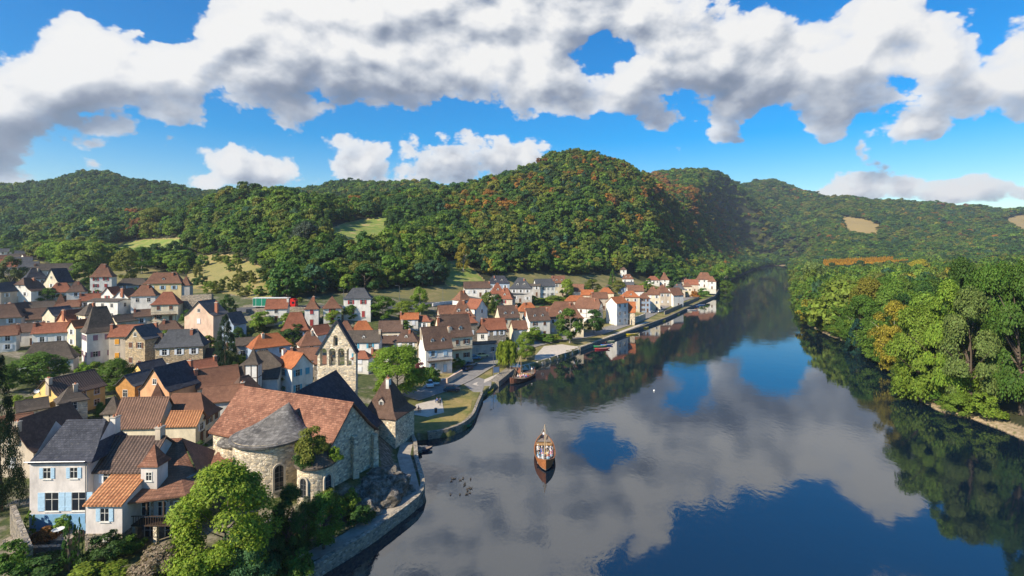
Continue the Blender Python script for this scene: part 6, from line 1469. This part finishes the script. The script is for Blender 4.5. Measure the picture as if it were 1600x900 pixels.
def car(px, py, ang, color, label, van=False, group=None, name='parked_car'):
    key = (color, van)
    if key not in _cars:
        mb, gl, wh, hub, hl, L, w = car_mesh(*((4.2, 1.74, 1.45) if not van else (4.6, 1.8, 1.85)), van=van)
        cm = flat('car paint %s' % (color,), color, rough=.3, spec=.5, var=.05); _cars[key] = (mb.mesh(cm), gl.mesh(M_glass), wh.mesh(M_tyre), hub.mesh(M_metal), hl.mesh(M_light), L, w)
    b, g, wh, hub, hl, L, w = _cars[key]; p = gp(px, py); o = empty(name, (p.x, p.y, p.z+.1), R(ang), label, 'van' if van else 'car', group)
    link('body', b, o); link('windows', g, o)
    for x in (-L*.31, L*.31):
        for y in (-w/2+.1, w/2-.1): k = link('wheel', wh, o, (x, y, .32)); link('rim', hub, k)
    for y in (-.6, .6): link('headlight', hl, o, (L/2+.01, y, .68))
    return o
car(671, 604, -75, (.80, .80, .80), 'white car parked under the walnut tree, left of two')
car(680, 600, -75, (.72, .73, .74), 'silver-white car parked under the walnut tree, right of two')
car(706, 612, 5, (.02, .03, .06), 'dark blue car parked in the shade by the lawn')
car(731, 578, 60, (.02, .035, .09), 'dark blue car parked beside the garden wall')
car(737, 572, 60, (.25, .27, .30), 'grey car parked behind the dark blue one')
car(727, 566, 15, (.82, .82, .80), 'white van parked before the flat-roofed garage', van=True)
car(741, 562, 15, (.10, .25, .40), 'blue car half hidden by the white van')
car(754, 558, 20, (.75, .74, .40), 'pale yellow car parked before the garage')
car(778, 548, 20, (.45, .02, .02), 'red car behind the willow')
car(806, 538, 15, (.82, .82, .82), 'white car parked left of the yellowing round tree')
car(1018, 489, 40, (.45, .47, .50), 'silver car parked on the far quay, nearest of the row')
car(1024, 486, 40, (.03, .04, .07), 'dark car on the far quay behind the silver one')
car(1030, 482, 40, (.05, .05, .06), 'black car on the far quay, farthest of the row')
car(1031, 488, 40, (.75, .75, .72), 'pale van on the far quay by the stone wall', van=True)
# articulated lorry
def lorry():
    p = gp(425, 483); o = empty('lorry', (p.x, p.y, p.z+.15), R(1), 'articulated lorry with green tarpaulin trailer and red cab on the upper road', 'lorry')
    s = p.y/F; x0 = (398-425)*s; x1 = (452-425)*s
    mb = MB(); mb.box(x0, x1, -1.25, 1.25, 1.15, 3.95); mb.build('trailer_tarpaulin', flat('green tarpaulin', (.01, .20, .12), rough=.5), o)
    mb = MB(); mb.box(x0-.05, x1+.05, -1.3, 1.3, 3.95, 4.1); mb.box(x0-.06, x0, -1.3, 1.3, .95, 3.95); mb.box(x0, x1, -1.3, 1.3, .95, 1.15)
    for k in range(6): x = x0+(x1-x0)*(k+.5)/6; mb.box(x-.04, x+.04, -1.28, -1.25, 1.15, 3.95)
    mb.build('trailer_frame', M_white, o)
    mb = MB(); a = x1+.7; mb.prism([(a, -1.22), (a+1.9, -1.22), (a+2.1, -.9), (a+2.1, .9), (a+1.9, 1.22), (a, 1.22)], .7, 3.2); mb.box(a, a+1.2, -1.1, 1.1, 3.2, 3.7); mb.build('cab', flat('red cab paint', (.62, .02, .015), rough=.35, spec=.5), o)
    g = MB(); g.box(a+2.105, a+2.13, -.95, .95, 1.9, 2.8); g.box(a+.7, a+1.6, -1.245, -1.221, 1.9, 2.7); g.build('cab_window', M_glass, o)
    w = MB(); w.tube([(0, -.15, 0), (0, .15, 0)], .5, 16); wm = w.mesh(M_tyre)
    for x in (x0+1.6, x0+2.8, x0+4.0, a-.4, a+1.5):
        for y in (-1.1, 1.1): link('wheel', wm, o, (x, y, .5))
    ch = MB(); ch.box(x0+.5, a+.2, -.5, .5, .6, .95); ch.build('chassis', M_black, o)
lorry()
def lamp(px, py, hp, label, arm=1.2, grp=None):
    p = gp(px, py); s = p.y/F; h = hp*s; o = empty('street_lamp', p, R(200), label, 'street lamp', grp)
    m = MB(); m.tube([(0, 0, -.2), (0, 0, h*.5), (0, 0, h)], [.11, .08, .06], 8); m.tube([(0, 0, h), (arm*.5, 0, h+.25), (arm, 0, h+.3)], .05, 6); m.build('pole', M_metal, o)
    m = MB(); m.box(arm-.1, arm+.6, -.16, .16, h+.24, h+.36); m.build('lamp_head', M_metal, o)
lamp(624, 470, 23, 'tall street lamp above the round roadside tree'); lamp(692, 474, 24, 'street lamp beside the white parapet'); lamp(537, 474, 22, 'street lamp left of the white house with slate hips'); lamp(402, 486, 24, 'street lamp in front of the green trailer')
lamp(771, 588, 36, 'thin lamp post standing by the information board', .5); lamp(1062, 478, 20, 'lamp post on the green bank at the far quay', .5)
p = gp(775, 586); o = empty('information_board', p, R(20), 'blue-grey information board on the quay beside the lamp post', 'sign')
m = MB(); m.box(-1.0, 1.0, -.05, .05, .7, 2.4); m.build('panel', flat('board blue', (.10, .16, .28)), o); m = MB(); m.box(-1.08, -.98, -.07, .07, -.2, 2.5); m.box(.98, 1.08, -.07, .07, -.2, 2.5); m.box(-1.08, 1.08, -.07, .07, 2.4, 2.5); m.build('frame', M_timber, o)
def bench(px, py, ang, label):
    p = gp(px, py); o = empty('park_bench', (p.x, p.y, p.z+.06), R(ang), label, 'bench')
    m = MB(); [m.box(-.9, .9, -.2+.14*i, -.09+.14*i, .43, .46) for i in range(3)]; m.build('seat', M_timber, o)
    m = MB(); [m.box(-.9, .9, .26, .29, .55+.16*i, .65+.16*i) for i in range(2)]; m.build('backrest', M_timber, o)
    for x in (-.75, .75): m = MB(); m.box(x-.04, x+.04, -.18, .30, 0, .43); m.box(x-.04, x+.04, .29, .34, 0, .85); m.build('leg', M_metal, o)
    return o
bench(683, 629, -60, 'park bench on the gravel court, one person sitting on it'); bench(652, 645, 10, 'park bench in the shade nearest the pointed house'); bench(784, 574, 20, 'park bench under the willow')
p = gp(681, 645); o = empty('litter_bin', (p.x, p.y, p.z+.06), 0, 'small litter bin on the edge of the gravel court', 'litter bin'); m = MB(); m.lathe([(0, 0), (.28, 0), (.32, .9), (.28, .9), (.25, .1), (0, .1)], 12); m.build('bin', M_timber, o); m = MB(); m.lathe([(.35, .92), (.36, .98), (0, 1.08)], 12); m.build('lid', M_metal, o)

# ------------------------------------------------------------------ people (one continuous body each, grown over a skeleton)
M_skin = flat('skin', (.55, .33, .23)); M_hair = [flat('dark hair', (.03, .02, .015)), flat('grey hair', (.35, .33, .30)), flat('fair hair', (.35, .24, .10)), flat('white sun hat', (.75, .72, .65))]
CLO = [flat('cloth %d' % i, c, var=.1) for i, c in enumerate([(.75, .75, .75), (.65, .65, .70), (.60, .08, .10), (.08, .15, .45), (.75, .35, .45), (.03, .03, .05), (.75, .60, .30), (.30, .50, .65), (.70, .70, .72), (.55, .20, .35)])]
TRO = [flat('trousers %d' % i, c) for i, c in enumerate([(.05, .07, .14), (.03, .03, .03), (.45, .38, .28), (.15, .2, .3)])]
def body(pose):
    if pose == 'sit': J = dict(p=(0, 0, .08), c=(-.02, 0, .38), n=(0, 0, .56), h=(.03, 0, .66), h2=(.03, 0, .80), k=(.42, 0, .08), f=(.40, 0, -.38), t=(.54, 0, -.42), e=(.08, 0, .26), w=(.27, 0, .18))
    else: J = dict(p=(0, 0, .92), c=(0, 0, 1.22), n=(0, 0, 1.44), h=(.02, 0, 1.54), h2=(.02, 0, 1.68), k=(.03, 0, .50), f=(0, 0, .08), t=(.14, 0, .03), e=(.0, 0, 1.14), w=(.12, 0, .92))
    V = []; E = []; Rr = []
    def a(x, y, z, r, par=None):
        V.append((x, y, z)); Rr.append(r); i = len(V)-1
        if par is not None: E.append((par, i))
        return i
    P = a(*J['p'], .13); c = a(*J['c'], .145, P); n = a(*J['n'], .06, c); h = a(*J['h'], .085, n); a(*J['h2'], .095, h)
    for s in (-1, 1):
        hp = a(J['p'][0]+.02, s*.10, J['p'][2]-.02, .09, P); k = a(J['k'][0], s*.12, J['k'][2], .06, hp); f = a(J['f'][0], s*.11, J['f'][2], .042, k); a(J['t'][0], s*.12, J['t'][2], .035, f)
        sh = a(J['c'][0], s*.18, J['c'][2]+.10, .06, c); e = a(J['e'][0], s*.25, J['e'][2], .042, sh); w_ = a(J['w'][0], s*.16, J['w'][2], .03, e); a(J['w'][0]+.08, s*.14, J['w'][2]-.02, .028, w_)
    me = bpy.data.meshes.new('b'); me.from_pydata(V, E, []); ob = bpy.data.objects.new('b', me); COL.objects.link(ob)
    md = ob.modifiers.new('s', 'SKIN'); md.use_smooth_shade = True
    for i, r in enumerate(Rr): me.skin_vertices[0].data[i].radius = (r, r)
    me.skin_vertices[0].data[0].use_root = True
    sb = ob.modifiers.new('u', 'SUBSURF'); sb.levels = 1
    dg = bpy.context.evaluated_depsgraph_get(); out = bpy.data.meshes.new_from_object(ob.evaluated_get(dg)); bpy.data.objects.remove(ob)
    out.materials.clear(); [out.materials.append(q) for q in (M_skin, CLO[0], TRO[0])]
    pz = J['p'][2]
    for f in out.polygons:
        x, y, z = f.center; rel = z-pz
        f.material_index = 0 if rel > .46 else (1 if rel > .05 and not (abs(y) > .12 and rel < .13 and x > .1) else 2)
    m = MB(); hx, hy, hz = J['h2']; m.lathe([(.11, hz-.06), (.115, hz+.0), (.09, hz+.08), (.03, hz+.12), (0, hz+.12)], 10, (hx-.02, 0))
    return out, m.mesh(M_hair[0])
BODY = {k: body(k) for k in ('sit', 'stand')}
pr_ = random.Random(44); NP = 0
def person(loc, rz, pose, label, group=None, ci=None):
    global NP; NP += 1; me, hr = BODY[pose]; o = link('person', me, None, loc, rz); tag(o, label, 'person', group)
    c = ci if ci is not None else pr_.randrange(len(CLO)); o.material_slots[1].link = 'OBJECT'; o.material_slots[1].material = CLO[c]
    o.material_slots[2].link = 'OBJECT'; o.material_slots[2].material = pr_.choice(TRO)
    h = link('hair', hr, o); h.material_slots[0].link = 'OBJECT'; h.material_slots[0].material = pr_.choice(M_hair); return c
CN = ['white', 'pale grey', 'red', 'blue', 'pink', 'black', 'yellow', 'light blue', 'off-white', 'magenta']
p = gp(683, 629); person((p.x, p.y, p.z+.44), R(-150), 'sit', 'person sitting on the bench in the middle of the gravel court', ci=3)
p = gp(654, 643); person((p.x, p.y, p.z+.44), R(-80), 'sit', 'person sitting in the shade near the pointed house', ci=2)
p = gp(688, 634); person((p.x, p.y, p.z+.06), R(120), 'stand', 'person standing right of the bench on the gravel court', ci=5)
p = gp(766, 556); person((p.x, p.y, p.z+.1), R(200), 'stand', 'person in orange-pink walking on the street behind the pale yellow car', ci=4)

# ------------------------------------------------------------------ boats
M_hull = flat('varnished orange-brown planks', (.34, .13, .045), var=.4, sc=3); M_hull2 = flat('dark red-brown planks', (.22, .09, .05), var=.4, sc=3); M_deck = flat('grey deck boards', (.26, .21, .17), var=.3, sc=3)
def hull_mesh(L, B, H_, mat, bow=.9, flatb=.6, n=18):
    mb = MB(); R0 = []
    for i in range(n+1):
        u = -1+2*i/n; b = B/2*max(0.0, 1-abs(u)**2.6)**.75+.03; sh = H_+bow*max(0, u)**2.2+bow*.7*max(0, -u)**2.2; kz = -.25+(.55+bow*.5)*abs(u)**4; x = L/2*u
        R0.append([(x, -b, sh), (x*.99, -b*.86, H_*.35), (x*.97, -b*flatb, kz), (x*.97, b*flatb, kz), (x*.99, b*.86, H_*.35), (x, b, sh), (x*.985, b*.88, sh-.02), (x*.985, b*.80, .22), (x*.985, -b*.80, .22), (x*.985, -b*.88, sh-.02)])
    m = len(R0[0]); mb.v = [p for r in R0 for p in r]
    for i in range(n):
        for j in range(m): k = (j+1) % m; mb.f.append((i*m+j, i*m+k, (i+1)*m+k, (i+1)*m+j)); mb.mi.append(1 if 6 <= j <= 8 else 0)
    mb.f.append(tuple(range(m))); mb.f.append(tuple(range(n*m, n*m+m))[::-1]); mb.mi += [0, 0]
    return mb.mesh([mat, M_deck])
def gabare(loc, ang, hm, label, npas, grp, mast=6.2):
    o = empty('river_boat', loc, ang, label, 'boat'); Lb = 14.0
    link('hull', hull_mesh(Lb, 3.9, 1.0, hm, 1.1), o)
    m = MB(); m.box(-5.3, 4.6, -1.45, 1.45, .42, .50); m.prism([(4.6, -1.3), (5.9, -.6), (6.2, 0), (5.9, .6), (4.6, 1.3)], 1.0, 1.08); m.prism([(-4.2, 1.3), (-5.9, .5), (-5.9, -.5), (-4.2, -1.3)], 1.0, 1.08); m.build('deck', M_deck, o)
    m = MB(); m.tube([(1.2, 0, .4), (1.2, 0, mast)], [.11, .06], 8); m.build('mast', flat('mast wood', (.45, .30, .16)), o)
    m = MB()
    for a in ((5.8, .3, 1.4), (5.8, -.3, 1.4), (-2.6, 1.6, 1.0), (-2.6, -1.6, 1.0)): m.tube([(1.2, 0, mast-.15), a], .035, 4)
    m.build('rigging', flat('rope', (.50, .40, .26)), o)
    m = MB(); m.box(-3.0, -1.8, -1.5, 1.5, 1.22, 1.30)
    for x in (-2.9, -1.9):
        for y in (-1.6, 1.6): m.box(x-.05, x+.05, y*.85-.05, y*.85+.05, .5, 1.22)
    m.build('locker_roof', flat('yellow ochre paint', (.45, .25, .09)), o)
    m = MB(); m.tube([(-7.4, 0, 2.3), (-6.2, 0, 1.7), (-4.6, 0, 1.6)], .06, 6); m.box(-7.5, -7.0, -.04, .04, -.3, 1.9); m.build('rudder', M_hull2, o)
    for i in range(6): m = MB(); x = -1.0+i*.95; m.box(x-.18, x+.18, -1.5, 1.5, .82, .88); m.box(x-.12, x-.06, -1.4, -1.3, .5, .82); m.box(x-.12, x-.06, 1.3, 1.4, .5, .82); m.build('bench', M_deck, o)
    k = 0; ca, sa = math.cos(ang), math.sin(ang)
    for i in range(6):
        for y in (-1.15, -.45, .45, 1.15):
            if k >= npas: break
            x = -1.0+i*.95; y2 = y+pr_.uniform(-.08, .08); c = pr_.randrange(len(CN)); wx, wy = loc[0]+x*ca-y2*sa, loc[1]+x*sa+y2*ca
            row = ('first', 'second', 'third', 'fourth', 'fifth', 'sixth')[5-i]; pos = {-1.15: 'outer shore-side seat', -.45: 'inner shore-side seat', .45: 'inner open-water seat', 1.15: 'outer open-water seat'}[y]
            person((wx, wy, loc[2]+.86), ang+pr_.uniform(-.3, .3), 'sit', f'{CN[c]} topped '+('passenger, ' if grp == 'a' else 'person on the moored boat, ')+f'{row} row from bow, {pos}', 'passengers of the river boat' if grp == 'a' else 'people on the moored river boat', ci=c); k += 1
    wx, wy = loc[0]-5.2*ca, loc[1]-5.2*sa; person((wx, wy, loc[2]+1.08), ang, 'stand', 'boatman in white standing at the rudder of the '+('river boat under way' if grp == 'a' else 'moored boat'), ci=0)
    return o
q = PXZ0(851, 712); an = math.atan2(-q[1], -(q[0]-0))+.03
gabare((q[0], q[1], 0), an, M_hull, 'wooden river boat with orange-brown bow, mast and many passengers in mid river', 24, 'a')
q = PXZ0(812, 594); gabare((q[0]+1.0, q[1]+.5, 0), R(238), M_hull2, 'dark wooden river boat with mast moored at the stone jetty', 10, 'b', 7.5)
_rb = {}
def rowboat(px, py, ang, col, label, L=4.4, B=1.3, z=0, dry=False, grp=None, name='rowing_boat', cat='boat'):
    key = (L, B, col)
    if key not in _rb:
        mt = flat('boat paint %s' % (col,), col, rough=.45, var=.1); m = hull_mesh(L, B, .42, mt, .25, .5, 12); s = MB()
        s.box(-.12, .12, -B*.38, B*.38, .30, .35); _rb[key] = (m, s.mesh(mt))
    if dry: p = gp(px, py); loc = (p.x, p.y, p.z+.3)
    else: q = PXZ0(px, py); loc = (q[0], q[1], .05)
    h, s = _rb[key]; o = empty(name, loc, R(ang), label, cat, grp); link('hull', h, o)
    for x in (-L*.22, L*.18): link('seat', s, o, (x, 0, 0))
    return o
Yl = (.80, .62, .02)
rowboat(766, 612, 78, Yl, 'yellow canoe lying bow-up at the slipway', 5, 1.2)
rowboat(988, 523, 14, Yl, 'yellow boat moored at the quay, nearest of the three yellow ones', 6.5, 1.7); rowboat(1004, 513, 12, Yl, 'yellow boat moored at the quay, middle of the three', 6.5, 1.7); rowboat(1032, 502, 10, Yl, 'shorter yellow boat moored beyond the other two', 6, 1.6); rowboat(1055, 492, 14, (.72, .60, .05), 'small yellow boat farthest along the quay', 6, 1.6)
rowboat(1081, 485, 0, (.75, .76, .76), 'white flat boat near the far end of the quay', 7, 1.9); rowboat(1086, 479, 10, (.03, .22, .60), 'blue boat under the last garden, left one', 6, 1.8); rowboat(1096, 477, 10, (.03, .25, .62), 'blue boat under the last garden, right one', 6, 1.8)
rowboat(941, 546, 8, (.50, .03, .04), 'red boat moored at the end of the gravel bank', 6, 1.6); rowboat(938, 542, 8, (.04, .30, .12), 'green boat between the red boat and the bank', 5.6, 1.5); rowboat(948, 540, 5, (.03, .14, .50), 'deep blue boat behind the red one', 5, 1.6); rowboat(951, 534, -8, (.25, .33, .22), 'dull green boat just beyond the deep blue one', 5, 1.4)
rowboat(941, 538, 20, (.55, .05, .05), 'small red boat drawn up on the bank', 3.6, 1.3, dry=True)
rowboat(1016, 506, 6, (.5, .52, .48), 'grey punt between two yellow boats', 6, 1.5)
rowboat(739, 645, 60, (.03, .16, .55), 'blue pedal boat against the round lawn wall, upper', 3.6, 1.8); rowboat(743, 636, 70, (.04, .22, .70), 'bright blue boat nose to the lawn wall', 3.6, 1.6); rowboat(736, 656, 80, (.03, .50, .45), 'turquoise boat against the round lawn wall', 4.2, 1.4); rowboat(733, 664, 80, (.05, .22, .10), 'dark green boat below the turquoise one', 3.8, 1.2)
rowboat(657, 705, 20, (.05, .06, .10), 'dark rowing boat under branches beside the pointed house', 4.6, 1.4)
# ducks and a buoy
def duck_mesh():
    m = MB(); m.lathe([(0, -.02), (.10, 0), (.15, .07), (.11, .15), (0, .18)], 10, sx=1.7); m.tube([(.18, 0, .12), (.24, 0, .24), (.25, 0, .30)], [.05, .035, .05], 6); m.tube([(.26, 0, .30), (.36, 0, .28)], [.03, .012], 4); m.tube([(-.22, 0, .12), (-.34, 0, .18)], [.06, .01], 4)
    return m.mesh(flat('duck plumage', (.06, .05, .04)))
dm_ = duck_mesh()
for i in range(18):
    x, y = rr.uniform(703, 736), rr.uniform(747, 775); q = PXZ0(x, y); o = link('duck', dm_, None, (q[0], q[1], 0), rr.uniform(0, 6.28), (.95, .95, .95)); tag(o, 'dark duck swimming in the loose flock left of the river boat', 'duck', 'flock of ducks on the river')
q = PXZ0(1022, 611); m = MB(); m.lathe([(0, -.15), (.22, 0), (.26, .16), (.14, .36), (0, .4)], 12); tag(m.build('buoy', M_white, None, (q[0], q[1], 0)), 'small white buoy floating alone in mid river', 'buoy')
# satellite dish, tall red chimneys of the pink gable
hh = find('large pink gabled house'); w, d, he, hr = DIM[hh.name]
for ch_ in [c for c in hh.children_recursive if c.name.startswith('roof')][:1]:
    for (x, y) in ((w*.3, d*.36), (w*.42, d*.20), (-w*.1, -d*.40)): c = chimney(ch_, x, y, hr*.35, 0, 2.6)
hh = find('yellow gabled house with ribbed'); w, d, he, hr = DIM[hh.name]; m = MB(); m.lathe([(0, 0), (.25, .03), (.45, .12)], 14); m.build('satellite_dish', M_white, hh, (-w/2-.3, d*.3, he+.5)).rotation_euler = (R(60), 0, R(-40))
print('people', NP, 'objects', len(COL.objects))
